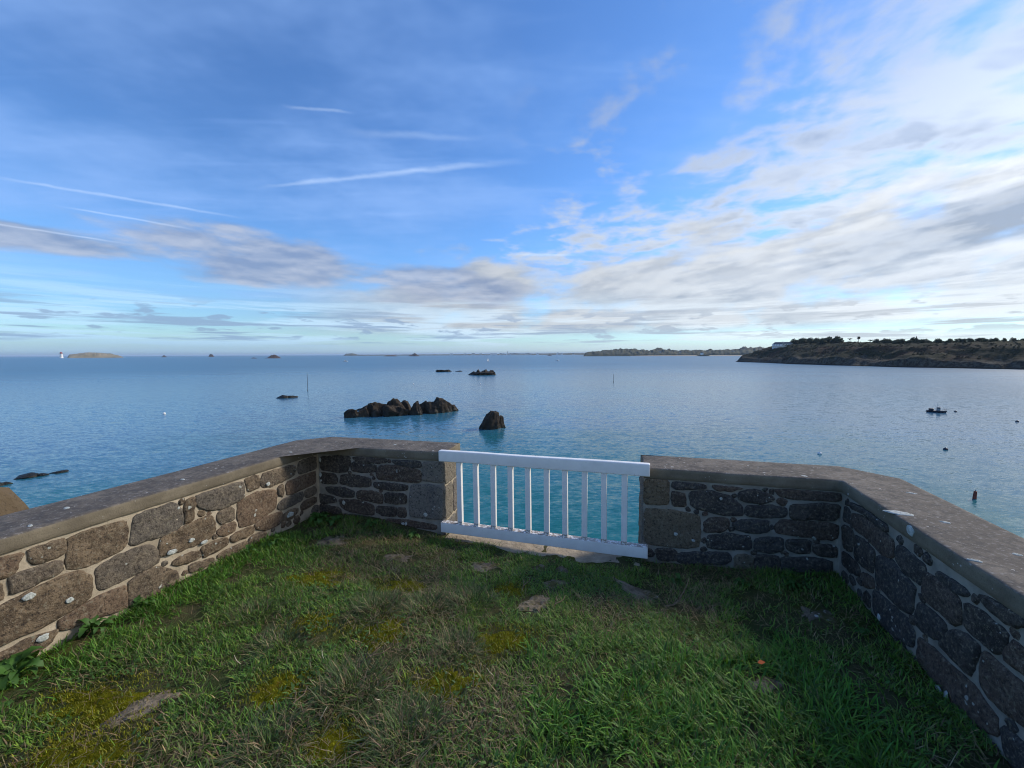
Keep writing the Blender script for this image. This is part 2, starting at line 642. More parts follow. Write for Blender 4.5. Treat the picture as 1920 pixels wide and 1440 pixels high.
def m_soil():
    m, g = mat('turf_soil')
    co = g.pos()
    n = g.noise(co, 3.0, 6, 0.65)
    n2 = g.noise(co, 34, 4, 0.7)
    n3 = g.noise(co, 150, 3, 0.7)
    x, y, z = g.xyz(co)
    col = g.mix(n.step(0.35, 0.65), (0.040, 0.056, 0.016), (0.070, 0.066, 0.030))
    col = g.mix(n2.step(0.55, 0.72) * 0.6, col, (0.15, 0.115, 0.07))
    col = g.mix(n3.step(0.45, 0.3) * 0.6, col, (0.02, 0.018, 0.010))
    col = g.mix(g.noise(co, 1.7, 3, 0.6).step(0.56, 0.66) * 0.6, col, (0.065, 0.075, 0.008))
    nb = g.bump(n * 0.2 + n2 * 0.5 + n3 * 0.4, 1.0, 0.02)
    g.out(g.principled(col, 0.95, 0.1, nb))
    return m


MAT['soil'] = m_soil()


def m_moss():
    m, g = mat('cushion_moss')
    co = g.pos()
    n = g.noise(co, 14, 5, 0.65)
    n2 = g.noise(co, 220, 3, 0.75)
    col = g.mix(n.step(0.3, 0.7), (0.085, 0.088, 0.005), (0.165, 0.160, 0.008))
    col = g.mix(n2.step(0.5, 0.34) * 0.7, col, (0.03, 0.03, 0.003))
    col = g.mix(g.noise(co, 8, 4, 0.6).step(0.58, 0.7) * 0.6, col, (0.080, 0.045, 0.010))
    nb = g.bump(n * 0.3 + n2 * 0.8, 1.0, 0.014)
    g.out(g.principled(col, 1.0, 0.05, nb))
    return m


MAT['moss'] = m_moss()


def m_fieldrock():
    m, g = mat('exposed_bedrock')
    co = g.pos()
    n = g.noise(co, 8, 6, 0.7)
    n2 = g.noise(co, 60, 4, 0.7)
    col = g.mix(n.step(0.35, 0.66), (0.095, 0.074, 0.050), (0.215, 0.175, 0.125))
    col = g.mix(n2.step(0.46, 0.33) * 0.7, col, (0.06, 0.05, 0.035))
    col, f = lichen_layer(g, co, col, 22, 0.27, (0.44, 0.44, 0.40), 0.56)
    col = g.mix(g.noise(co, 6, 5, 0.65).step(0.49, 0.60) * 0.8, col, (0.070, 0.066, 0.014))
    nb = g.bump(n * 0.6 + n2 * 0.4, 1.0, 0.02)
    g.out(g.principled(col, 0.95, 0.15, nb))
    return m


MAT['fieldrock'] = m_fieldrock()
MAT['threshold'] = m_simple('pale_threshold_stone', (0.25, 0.205, 0.148), (0.38, 0.32, 0.24), 9, 0.9, 0.6, 0.012)


def m_searock(name, a, b, top, zmid, zspan, sc):
    m, g = mat(name)
    co = g.pos()
    z = g.xyz(co)[2]
    n = g.noise(co, 0.45 * sc, 6, 0.65)
    n2 = g.noise(co, 2.4 * sc, 4, 0.7)
    col = g.mix(n.step(0.35, 0.68), a, b)
    hi = ((z - zmid) / zspan + (n - 0.5) * 1.6).step(0.0, 1.0)
    col = g.mix(hi, col, top)
    col = g.mix(n2.step(0.45, 0.32) * 0.6, col, (0.02, 0.017, 0.014))
    wet = (z + 20.0 + (n - 0.5) * 1.6).step(1.5, 0.7)
    col = g.mix(wet, col, (0.018, 0.017, 0.012))
    nb = g.bump(n * 0.7 + n2 * 0.3, 1.0, 0.5 / sc)
    g.out(g.principled(col, (1 - wet) * 0.5 + 0.4, 0.25, nb))
    return m


MAT['searock'] = m_searock('dark_sea_rock', (0.021, 0.017, 0.013), (0.046, 0.036, 0.027), (0.092, 0.070, 0.045), -16.2, 3.5, 1.6)
MAT['redrock'] = m_searock('red_brown_rock', (0.055, 0.034, 0.024), (0.115, 0.074, 0.047), (0.110, 0.080, 0.048), -12.0, 6.0, 1.8)


def m_water():
    m, g = mat('sea_water')
    co = g.pos()
    x, y, z = g.xyz(co)
    r = (x * x + y * y).sqrt()

    def slopes(scale, rot, loc, detail):
        n = g.new('ShaderNodeTexNoise', noise_dimensions='2D')
        g.nt.links.new(g.mapping(co, scale, loc, (0, 0, R(rot))), n.inputs['Vector'])
        n.inputs['Scale'].default_value = 1.0
        n.inputs['Detail'].default_value = detail
        n.inputs['Roughness'].default_value = 0.6
        sp = g.new('ShaderNodeSeparateColor')
        g.nt.links.new(n.outputs['Color'], sp.inputs[0])
        return X(g.nt, sp.outputs[0]) - 0.5, X(g.nt, sp.outputs[1]) - 0.5
    # wavelets: long crests lying across the view, finer ripples on them; the facets' slopes drive the normal
    a1, b1 = slopes((0.20, 0.50, 1), 10, (0, 0, 0), 2)
    a2, b2 = slopes((0.85, 2.0, 1), -8, (7, 3, 0), 3)
    gust = g.noise(g.mapping(co, (0.006, 0.016, 1), (3, 5, 0)), 1.0, 3, 0.6, dim='2D')
    amp = gust.step(0.3, 0.7, 0.7, 1.25)
    sx = (a1 * 0.24 + a2 * 0.38) * amp
    sy = (b1 * 0.22 + b2 * 0.36) * amp
    nv = g.new('ShaderNodeVectorMath', operation='NORMALIZE')
    g.nt.links.new(g.comb(sx, sy, 1.0), nv.inputs[0])
    patch2 = g.noise(g.mapping(co, (0.015, 0.03, 1), (8, 5, 0)), 1.0, 3, 0.6, dim='2D')
    # pale sandy bottom near the cliff turns the water green, deep water is blue
    shallow = ((r * -1.0) + 165.0 + (patch2 - 0.5) * 110.0).step(0.0, 125.0)
    deep = g.mix(gust.step(0.35, 0.65), (0.030, 0.118, 0.200), (0.042, 0.150, 0.240))
    col = g.mix(shallow, deep, (0.003, 0.112, 0.112))
    g.out(g.principled(col, r.step(60, 900, 0.16, 0.34), 0.5, nv.outputs[0], IOR=1.333))
    return m


MAT['water'] = m_water()


def m_headland():
    m, g = mat('moor_and_cliff')
    co = g.pos()
    z = g.xyz(co)[2]
    nrm = g.new('ShaderNodeNewGeometry').outputs['Normal']
    nz = g.xyz(nrm)[2]
    n = g.noise(co, 0.020, 6, 0.62)
    n2 = g.noise(co, 0.11, 5, 0.68)
    n3 = g.noise(g.mapping(co, (1, 1, 0.35)), 0.28, 4, 0.7)
    moor = g.mix(n.step(0.36, 0.54), (0.034, 0.019, 0.013), (0.017, 0.021, 0.010))
    moor = g.mix(n2.step(0.5, 0.66) * 0.75, moor, (0.018, 0.023, 0.011))
    moor = g.mix(n3.step(0.58, 0.70) * 0.6, moor, (0.040, 0.034, 0.021))
    rock = g.mix(n3.step(0.36, 0.64), (0.022, 0.019, 0.016), (0.088, 0.080, 0.062))
    cliff = (z * -1.0 - 5.5 + (n2 - 0.5) * 26.0 + (n - 0.5) * 34.0).step(0.0, 6.0)
    col = g.mix(cliff, moor, rock)
    top = (z - 12.0 + (n2 - 0.5) * 6.0).step(0.0, 4.0)
    col = g.mix(top * 0.8, col, g.mix(n2.step(0.4, 0.6), (0.024, 0.032, 0.012), (0.014, 0.018, 0.007)))
    col = g.mix((z + 18.6 + (n3 - 0.5) * 1.5).step(0.8, 0.0), col, (0.022, 0.020, 0.016))
    nb = g.bump(n3 * 0.8 + n2 * 0.6, 1.0, 3.0)
    g.out(g.principled(col, 0.95, 0.1, nb))
    return m


MAT['headland'] = m_headland()
MAT['farwood'] = m_simple('far_woodland', (0.020, 0.028, 0.014), (0.060, 0.060, 0.030), 0.012, 0.95, 0.0)
MAT['farland'] = m_simple('far_low_land', (0.045, 0.052, 0.035), (0.11, 0.10, 0.065), 0.006, 0.95, 0.0)
MAT['isle'] = m_simple('grassy_island', (0.16, 0.145, 0.085), (0.30, 0.25, 0.17), 0.012, 0.95, 0.0)
MAT['islerock'] = m_simple('far_reef_rock', (0.07, 0.045, 0.035), (0.12, 0.080, 0.06), 0.03, 0.95, 0.0)
MAT['sand'] = m_simple('beach_sand', (0.36, 0.30, 0.22), (0.44, 0.37, 0.28), 0.05, 0.95, 0.0)
MAT['leafdark'] = m_leafy('dark_conifer_leaf', None, (0.014, 0.026, 0.009), (0.034, 0.046, 0.016), 0.1, 0.7)
MAT['bark'] = m_simple('bark', (0.05, 0.038, 0.028), (0.09, 0.07, 0.05), 3, 0.9, 0.4, 0.02)
MAT['white'] = m_simple('white_render', (0.72, 0.71, 0.68), (0.80, 0.79, 0.77), 0.4, 0.8, 0.0)
MAT['cream'] = m_simple('cream_render', (0.55, 0.49, 0.40), (0.64, 0.58, 0.49), 0.4, 0.8, 0.0)
MAT['slate'] = m_simple('slate_roof', (0.07, 0.075, 0.09), (0.11, 0.115, 0.13), 0.8, 0.6, 0.0)
MAT['window'] = m_simple('window_glass', (0.03, 0.035, 0.045), (0.05, 0.055, 0.06), 2, 0.15, 0.0, spec=0.6)
MAT['hull'] = m_simple('dark_hull_paint', (0.022, 0.024, 0.035), (0.04, 0.042, 0.055), 2, 0.45, 0.0, spec=0.4)
MAT['boatgrey'] = m_simple('boat_grey_paint', (0.22, 0.23, 0.24), (0.33, 0.34, 0.35), 2, 0.5, 0.0)
MAT['rust'] = m_simple('rusty_red_paint', (0.16, 0.035, 0.025), (0.22, 0.06, 0.04), 6, 0.7, 0.0)
MAT['darkpole'] = m_simple('dark_tarred_wood', (0.025, 0.03, 0.035), (0.05, 0.055, 0.06), 3, 0.8, 0.0)
MAT['red'] = m_simple('red_beacon_paint', (0.30, 0.05, 0.035), (0.38, 0.08, 0.05), 3, 0.6, 0.0)
MAT['sail'] = m_simple('white_sailcloth', (0.78, 0.78, 0.76), (0.84, 0.84, 0.82), 1, 0.7, 0.0)
MAT['twig'] = m_simple('dry_twig', (0.13, 0.085, 0.05), (0.22, 0.16, 0.10), 40, 0.9, 0.4, 0.003)
MAT['deadleaf'] = m_simple('orange_dead_leaf', (0.50, 0.085, 0.02), (0.62, 0.15, 0.03), 40, 0.7, 0.2, 0.002)
MAT['straw'] = m_simple('bleached_straw', (0.50, 0.43, 0.29), (0.62, 0.55, 0.42), 40, 0.8, 0.0)
MAT['lichen'] = m_simple('pale_crust_lichen', (0.30, 0.33, 0.31), (0.58, 0.61, 0.58), 70, 0.95, 0.8, 0.006)

# ------------------------------------------------------------------ layout of the terrace (metres, camera above the origin)
LC, RC = np.array([-1.9712, 3.9811]), np.array([2.3800, 2.8178])          # inner corners of the parapet
FLE, FRS = np.array([-0.6444, 3.6862]), np.array([1.0671, 3.1607])        # inner edges of the gateway
D_L, N_L = np.array([-0.29148, -0.95658]), np.array([-0.95658, 0.29148])   # along the wall, outward
D_FL, N_FL = np.array([0.97617, -0.21699]), np.array([0.21699, 0.97617])
D_FR, N_FR = np.array([-0.96754, 0.25271]), np.array([0.25271, 0.96754])
D_R, N_R = np.array([-0.31102, -0.95040]), np.array([0.95040, -0.31102])
WALL = {'left': (LC, D_L, N_L), 'fl': (LC, D_FL, N_FL), 'fr': (RC, D_FR, N_FR), 'right': (RC, D_R, N_R)}
COP_TOP, COP_BOT, THICK = 0.680, 0.595, 0.44
SEA = -20.0


def ground_z(x, y):
    x, y = np.asarray(x, float), np.asarray(y, float)
    dfront = (FLE[0] - x) * -0.0 + ((x - FLE[0]) * 0.2935 + (y - FLE[1]) * 0.95596)      # <0 on the lawn
    ug = (x - FLE[0]) * 0.95596 + (y - FLE[1]) * -0.2935
    dip = np.exp(-(np.minimum(dfront, 0) / 0.75) ** 2) * sst(ug, -0.9, 0.1) * sst(ug, 3.4, 1.9)
    z = -0.105 * dip
    z = z + 0.055 * (fbm(x * 1.3, y * 1.3, 3, 5) - 0.5) + 0.030 * (fbm(x * 4.5, y * 4.5, 3, 9) - 0.5)
    return z - 0.010


def gz(x, y):
    return float(ground_z(np.array([x]), np.array([y]))[0])

# stone outlines on each wall face: (along the wall, height) in millimetres
STONES = {
 'left': [
  [(2147,574),(2127,575),(2048,563),(2071,524),(2075,487),(2097,479),(2133,477),(2154,478)],
  [(2027,570),(1888,567),(1891,485),(1918,487),(1984,479),(2026,498),(2031,532)],
  [(2106,459),(2043,464),(1910,458),(1909,397),(1925,388),(2030,376),(2099,374),(2104,413)],
  [(2184,325),(2143,326),(2070,342),(2020,353),(1926,364),(1835,354),(1793,290),(1790,230),(1810,172),(1848,157),(1924,144),(1974,135),(2076,129),(2155,135),(2196,138)],
  [(1868,572),(1604,561),(1601,478),(1618,390),(1694,374),(1793,367),(1847,373),(1888,398),(1880,480)],
  [(1765,320),(1726,345),(1622,359),(1499,351),(1454,298),(1433,236),(1448,200),(1532,194),(1633,187),(1736,186),(1762,205),(1761,266)],
  [(1942,113),(1872,135),(1738,155),(1630,145),(1630,55),(1634,2),(1795,33),(1886,44),(1941,70)],
  [(2123,89),(2067,99),(2002,82),(1945,67),(1982,20),(2055,-9),(2111,0),(2162,40),(2188,60),(2186,86)],
  [(2163,439),(2135,448),(2131,407),(2140,374),(2167,369)],
  [(1565,571),(1410,574),(1318,570),(1281,508),(1271,439),(1295,390),(1352,370),(1423,371),(1491,380),(1574,384),(1593,396),(1574,462)],
  [(1616,151),(1561,182),(1462,178),(1436,168),(1358,96),(1327,40),(1348,-27),(1447,-26),(1599,-24),(1617,5)],
  [(1424,358),(1301,372),(1213,386),(1129,388),(1071,373),(1056,317),(1063,256),(1100,218),(1179,205),(1275,218),(1367,224),(1431,239),(1433,295)],
  [(1248,555),(1199,567),(1182,551),(1188,506),(1205,472),(1209,401),(1261,396),(1256,453),(1260,507)],
  [(1178,569),(811,565),(803,506),(811,437),(934,404),(1026,410),(1118,442),(1173,494),(1183,531)],
  [(787,576),(668,579),(664,499),(671,462),(769,468),(778,521)],
  [(630,575),(295,563),(272,513),(306,463),(426,449),(549,439),(628,456),(648,494),(641,539)],
  [(236,581),(24,576),(24,457),(156,454),(243,461),(250,524)],
  [(389,420),(43,430),(41,365),(44,311),(208,306),(335,296),(390,307),(401,374)],
  [(477,407),(428,412),(421,364),(434,305),(481,334)],
  [(867,402),(796,421),(664,429),(506,392),(500,316),(515,231),(607,202),(729,180),(833,190),(863,206),(874,285)],
  [(1027,390),(935,397),(900,362),(904,283),(955,289),(1006,281),(1032,321),(1036,358)],
  [(1043,240),(1000,265),(906,261),(888,239),(902,186),(983,182),(1032,203)],
  [(942,148),(896,161),(779,163),(739,146),(737,106),(823,91),(923,99),(944,116)],
  [(1160,169),(1074,177),(970,158),(959,109),(1024,96),(1146,89),(1161,114)],
  [(1362,157),(1313,170),(1205,160),(1169,135),(1177,102),(1252,106),(1328,119),(1361,140)],
  [(1253,80),(1089,50),(1076,29),(1111,19),(1183,8),(1256,28)],
  [(1055,47),(998,62),(864,57),(809,57),(795,24),(867,13),(944,-9),(1042,19)],
  [(797,56),(735,81),(633,56),(617,37),(706,-2),(788,5)],
  [(722,162),(644,185),(536,182),(452,165),(441,102),(496,66),(615,68),(699,109),(723,135)],
  [(434,133),(343,149),(271,130),(285,83),(389,56),(437,84)],
  [(495,248),(426,277),(210,275),(196,226),(225,192),(351,186),(441,186),(488,208)],
  [(177,273),(45,275),(37,208),(102,189),(170,204)],
  [(239,144),(193,172),(45,165),(43,108),(164,98),(230,97)],
 ],
 'fl': [
  [(8,567),(353,591),(355,501),(309,430),(182,422),(15,435)],
  [(362,512),(401,537),(524,522),(645,512),(631,450),(521,431),(372,445)],
  [(377,579),(526,589),(756,585),(755,557),(670,535),(524,533),(413,549)],
  [(670,508),(838,528),(1117,490),(1121,381),(999,368),(822,373),(653,378),(643,450)],
  [(804,576),(1119,577),(1118,523),(1002,516),(850,540)],
  [(6,400),(180,393),(204,355),(189,296),(8,295)],
  [(244,391),(395,401),(586,374),(571,294),(391,281),(234,305)],
  [(603,336),(761,346),(974,333),(973,289),(819,272),(614,291)],
  [(58,252),(264,267),(395,230),(387,173),(260,163),(95,197)],
  [(427,244),(637,248),(709,219),(700,134),(572,141),(418,169)],
  [(734,244),(960,244),(958,155),(851,141),(725,148)],
  [(-23,177),(170,156),(194,112),(37,76),(-27,94)],
  [(208,136),(461,144),(608,99),(605,7),(456,6),(293,27),(231,68)],
  [(632,95),(850,107),(847,17),(690,9),(630,44)],
  [(868,103),(945,104),(954,15),(865,13)],
  [(-15,72),(230,45),(233,-24),(59,-28),(-19,-11)],
  [(701,-24),(966,-12),(1267,-40),(1266,-79),(988,-71),(725,-62)],
  [(253,-11),(405,-10),(604,-21),(602,-73),(276,-67)],
 ],
 'fl_q': [
  [(1133,580),(1353,582),(1350,384),(1230,378),(1127,393)],
  [(1010,352),(1347,362),(1341,22),(1165,17),(990,24),(982,184)],
 ],
 'fr_q': [
  [(1358,587),(1166,596),(1161,395),(1242,375),(1354,377)],
  [(1353,340),(1132,350),(929,323),(920,206),(926,63),(1038,37),(1347,36)],
  [(676,23),(621,48),(541,41),(536,-75),(667,-93)],
 ],
 'fr': [
  [(1147,497),(1044,488),(1042,388),(1133,385)],
  [(1013,503),(862,527),(717,494),(634,421),(627,353),(763,345),(994,387)],
  [(1138,575),(904,570),(893,548),(1051,523),(1137,527)],
  [(853,574),(620,570),(719,539),(831,541)],
  [(658,527),(570,563),(461,539),(416,498),(488,463),(616,463),(667,487)],
  [(415,576),(-2,579),(-5,525),(140,523),(298,514),(394,533)],
  [(609,423),(468,448),(337,438),(335,377),(464,353),(602,356)],
  [(310,463),(139,490),(3,492),(6,383),(133,370),(306,363)],
  [(901,261),(845,314),(732,319),(724,251),(759,206),(893,197)],
  [(695,277),(631,318),(453,331),(450,246),(557,223),(678,244)],
  [(404,297),(357,347),(5,351),(8,230),(173,233),(392,242)],
  [(871,164),(707,194),(566,187),(563,96),(703,73),(869,70)],
  [(536,168),(468,199),(356,200),(348,111),(405,81),(533,88)],
  [(322,193),(172,205),(168,111),(261,105),(324,125)],
  [(148,180),(6,186),(1,99),(121,106),(145,125)],
  [(1257,10),(1102,17),(1089,-66),(1232,-85)],
  [(1091,-6),(723,47),(690,-14),(760,-58),(1078,-89)],
  [(531,42),(375,62),(360,-50),(527,-73)],
  [(355,53),(119,73),(27,62),(22,-37),(349,-83)],
 ],
 'right': [
  [(120,561),(280,582),(438,578),(567,582),(560,546),(441,551),(297,558),(139,536)],
  [(47,510),(119,505),(129,422),(43,402)],
  [(159,497),(300,530),(419,527),(539,530),(618,518),(632,485),(629,424),(555,387),(483,400),(368,411),(184,413),(149,453)],
  [(31,364),(172,384),(188,320),(182,239),(66,215)],
  [(213,363),(344,385),(450,369),(446,289),(440,235),(338,210),(229,223)],
  [(488,360),(544,381),(631,398),(707,379),(786,372),(838,358),(834,307),(833,238),(805,195),(708,185),(601,180),(495,194),(480,271)],
  [(662,506),(711,522),(816,517),(904,509),(901,460),(873,403),(821,391),(724,401),(659,432)],
  [(54,177),(180,191),(286,175),(292,125),(192,94),(65,91)],
  [(322,164),(445,195),(469,150),(365,91)],
  [(477,134),(583,141),(712,154),(800,160),(854,129),(855,42),(729,2),(579,-21),(478,19)],
  [(921,483),(982,490),(1138,480),(1153,385),(1111,340),(1055,353),(923,349),(897,406)],
  [(990,529),(1132,541),(1182,538),(1155,507),(1084,497),(980,506)],
  [(1173,478),(1251,504),(1322,490),(1386,491),(1384,439),(1350,378),(1264,375),(1189,377),(1175,415)],
  [(1236,559),(1296,577),(1407,589),(1457,594),(1459,569),(1397,534),(1335,528),(1274,541)],
  [(876,301),(952,313),(1059,313),(1074,281),(1036,211),(979,187),(883,176),(864,228)],
  [(1090,287),(1163,343),(1249,348),(1261,326),(1242,234),(1229,184),(1138,185),(1043,199)],
  [(896,120),(972,138),(1088,147),(1194,147),(1269,162),(1303,137),(1372,125),(1384,54),(1302,13),(1160,-21),(988,-12),(895,6)],
  [(1286,338),(1354,344),(1475,344),(1503,340),(1517,204),(1403,175),(1321,176),(1287,201),(1280,264)],
  [(1386,419),(1411,473),(1462,476),(1503,474),(1511,394),(1471,388),(1427,387),(1389,386)],
  [(1405,119),(1497,130),(1524,131),(1534,32),(1459,7),(1417,43)],
 ],
}

# ------------------------------------------------------------------ sea and cliff
def build_sea():
    xs = [-90000, -20000, -4000, -800, -200, 0, 200, 800, 4000, 20000, 90000]
    ys = [-3000, -200, -20, 40, 120, 300, 900, 3000, 9000, 30000, 90000]
    v = [(x, y, SEA) for y in ys for x in xs]
    n = len(xs)
    f = [(j * n + i, j * n + i + 1, (j + 1) * n + i + 1, (j + 1) * n + i) for j in range(len(ys) - 1) for i in range(n - 1)]
    tag(me_obj('sea_water', v, f, MAT['water']), 'blue green sea ruffled by small waves', kind='structure')


build_sea()


def corner_out(o, da, na, ta, db, nb, tb, ch):
    """outer corner of two walls, chamfered: returns two points"""
    A = np.array([na, nb])
    c = np.linalg.solve(A, np.array([na @ o + ta, nb @ o + tb]))
    return c + da * ch, c + db * ch


def L_outline(o, da, na, la, db, nb, lb, ins, th, ch, step_in=0.03, step_out=0.25, endins=0.0):
    """closed outline of an L-shaped wall: along the inner side of leg a to the corner, along leg b, round the outside back."""
    A = np.array([na, nb])
    ci = np.linalg.solve(A, np.array([na @ o + ins, nb @ o + ins]))
    a_end, b_end = o + da * la, o + db * (lb - endins)
    k = [a_end + na * ins, ci, b_end + nb * ins, b_end + nb * th]
    ca, cb = corner_out(o, da, na, th, db, nb, th, ch)
    k += [cb, ca, a_end + na * th]
    steps = [step_in, step_in, step_in, step_out, step_out, step_out, step_out]
    out = []
    for i, p in enumerate(k):
        q = k[(i + 1) % len(k)]
        n = max(1, int(np.linalg.norm(q - p) / steps[i]))
        out += [p + (q - p) * j / n for j in range(n)]
    return out, k


def extrude_outline(name, pts, levels, m, parent, rough=0.0, freq=9.0, seed=0, top=True, smooth=True):
    """levels: list of (z, inset); the outline is pulled in by inset and roughened"""
    pts = np.array(pts)
    nxt, prv = np.roll(pts, -1, 0), np.roll(pts, 1, 0)
    t = (nxt - prv)
    t /= np.linalg.norm(t, axis=1)[:, None]
    nr = np.stack([t[:, 1], -t[:, 0]], 1)
    area = 0.5 * np.sum(pts[:, 0] * nxt[:, 1] - nxt[:, 0] * pts[:, 1])
    if area < 0:
        nr = -nr                               # outward
    V, F = [], []
    n = len(pts)
    for li, (z, ins) in enumerate(levels):
        for i in range(n):
            k = 0.0
            if rough:
                k = mnoise.fractal(Vector((pts[i][0] * freq, pts[i][1] * freq, z * freq + seed)), 0.8, 2.0, 3) * rough
            p = pts[i] + nr[i] * (k - ins)
            zz = z + (mnoise.noise(Vector((pts[i][0] * 2.1, pts[i][1] * 2.1, seed + 3.0))) * rough * 0.8 if li >= len(levels) - 3 else 0.0)
            V.append((p[0], p[1], zz))
    for li in range(len(levels) - 1):
        for i in range(n):
            j = (i + 1) % n
            a, b = li * n + i, li * n + j
            F.append((a, b, b + n, a + n) if area > 0 else (b, a, a + n, b + n))
    o = me_obj(name, V, F, m, parent, smooth)
    if top:
        bm = bmesh.new()
        bm.from_mesh(o.data)
        bm.verts.ensure_lookup_table()
        loop = [bm.verts[(len(levels) - 1) * n + i] for i in range(n)]
        fc = bm.faces.new(loop if area > 0 else list(reversed(loop)))
        bmesh.ops.triangulate(bm, faces=[fc])
        bm.to_mesh(o.data)
        bm.free()
        if smooth:
            o.data.polygons.foreach_set('use_smooth', [True] * len(o.data.polygons))
    return o


def build_cliff():
    la, lb = 5.2, 1.359
    ca1, ca0 = corner_out(LC, D_FL, N_FL, 0.36, D_L, N_L, 0.36, 0.25)
    cb0, cb1 = corner_out(RC, D_FR, N_FR, 0.36, D_R, N_R, 0.36, 0.3)
    base = [LC + D_L * 5.2 + N_L * 0.36, ca0, ca1, FLE + N_FL * 0.36, FRS + N_FR * 0.36, cb0, cb1, RC + D_R * 5 + N_R * 0.36,
            np.array([9.0, -4]), np.array([30.0, -14]), np.array([30.0, -40]), np.array([-30.0, -40]), np.array([-22.0, -12]), np.array([-9.0, -3.5])]
    pts = []
    for i, p in enumerate(base):
        q = base[(i + 1) % len(base)]
        n = max(1, int(np.linalg.norm(q - p) / 0.5))
        pts += [p + (q - p) * j / n for j in range(n)]
    c = np.array([0.0, -8.0])
    V, F = [], []
    lev = [(-0.25, 0.0), (-1.2, 0.15), (-3.5, 0.9), (-7, 2.2), (-11, 3.6), (-15, 5.2), (-19, 7.4), (-24, 9.5)]
    n = len(pts)
    for z, off in lev:
        for p in pts:
            d = (p - c) / np.linalg.norm(p - c)
            k = mnoise.fractal(Vector((p[0] * 0.35, p[1] * 0.35, z * 0.35)), 0.8, 2.0, 4) * min(1.2, off * 0.6)
            q = p + d * (off + k)
            V.append((q[0], q[1], z))
    for l in range(len(lev) - 1):
        for i in range(n):
            j = (i + 1) % n
            F.append((l * n + i, l * n + j, (l + 1) * n + j, (l + 1) * n + i))
    tag(me_obj('cliff', V, F, MAT['redrock']), 'steep rocky cliff under the walled terrace', kind='structure')


build_cliff()


# ------------------------------------------------------------------ lawn
def build_lawn():
    st = 0.045
    xs, ys = np.arange(-4.3, 3.6, st), np.arange(-4.0, 4.3, st)
    X_, Y_ = np.meshgrid(xs, ys)
    Z_ = ground_z(X_, Y_) + 0.016 * (fbm(X_ * 14, Y_ * 14, 3, 31) - 0.5)
    dl = (X_ - LC[0]) * N_L[0] + (Y_ - LC[1]) * N_L[1]
    dr = (X_ - RC[0]) * N_R[0] + (Y_ - RC[1]) * N_R[1]
    df = np.maximum((X_ - FLE[0]) * N_FL[0] + (Y_ - FLE[1]) * N_FL[1], (X_ - FRS[0]) * N_FR[0] + (Y_ - FRS[1]) * N_FR[1])
    keep = (dl < 0.3) & (dr < 0.3) & (df < 0.16)
    h, w = X_.shape
    V = np.stack([X_, Y_, Z_], -1).reshape(-1, 3)
    F = []
    for j in range(h - 1):
        for i in range(w - 1):
            if keep[j, i] and keep[j, i + 1] and keep[j + 1, i] and keep[j + 1, i + 1]:
                a = j * w + i
                F.append((a, a + 1, a + w + 1, a + w))
    used = np.unique(np.array(F))
    mp = -np.ones(len(V), int)
    mp[used] = np.arange(len(used))
    F = mp[np.array(F)]
    tag(me_obj('lawn_ground', V[used], F.tolist(), MAT['soil'], smooth=True), 'uneven soil and thatch of the terrace lawn', kind='structure')


build_lawn()


# ------------------------------------------------------------------ parapet walls
def grow(p, d):
    """push a counter-clockwise outline outwards by d"""
    n = len(p)
    out = []
    for i in range(n):
        a, b, c = p[i - 1], p[i], p[(i + 1) % n]
        e1, e2 = (b - a).normalized(), (c - b).normalized()
        m = (Vector((e1.y, -e1.x)) + Vector((e2.y, -e2.x)))
        L = max(0.9, m.length)
        out.append(b + m / L * (d * min(1.5, 2.0 / L)))
    return out


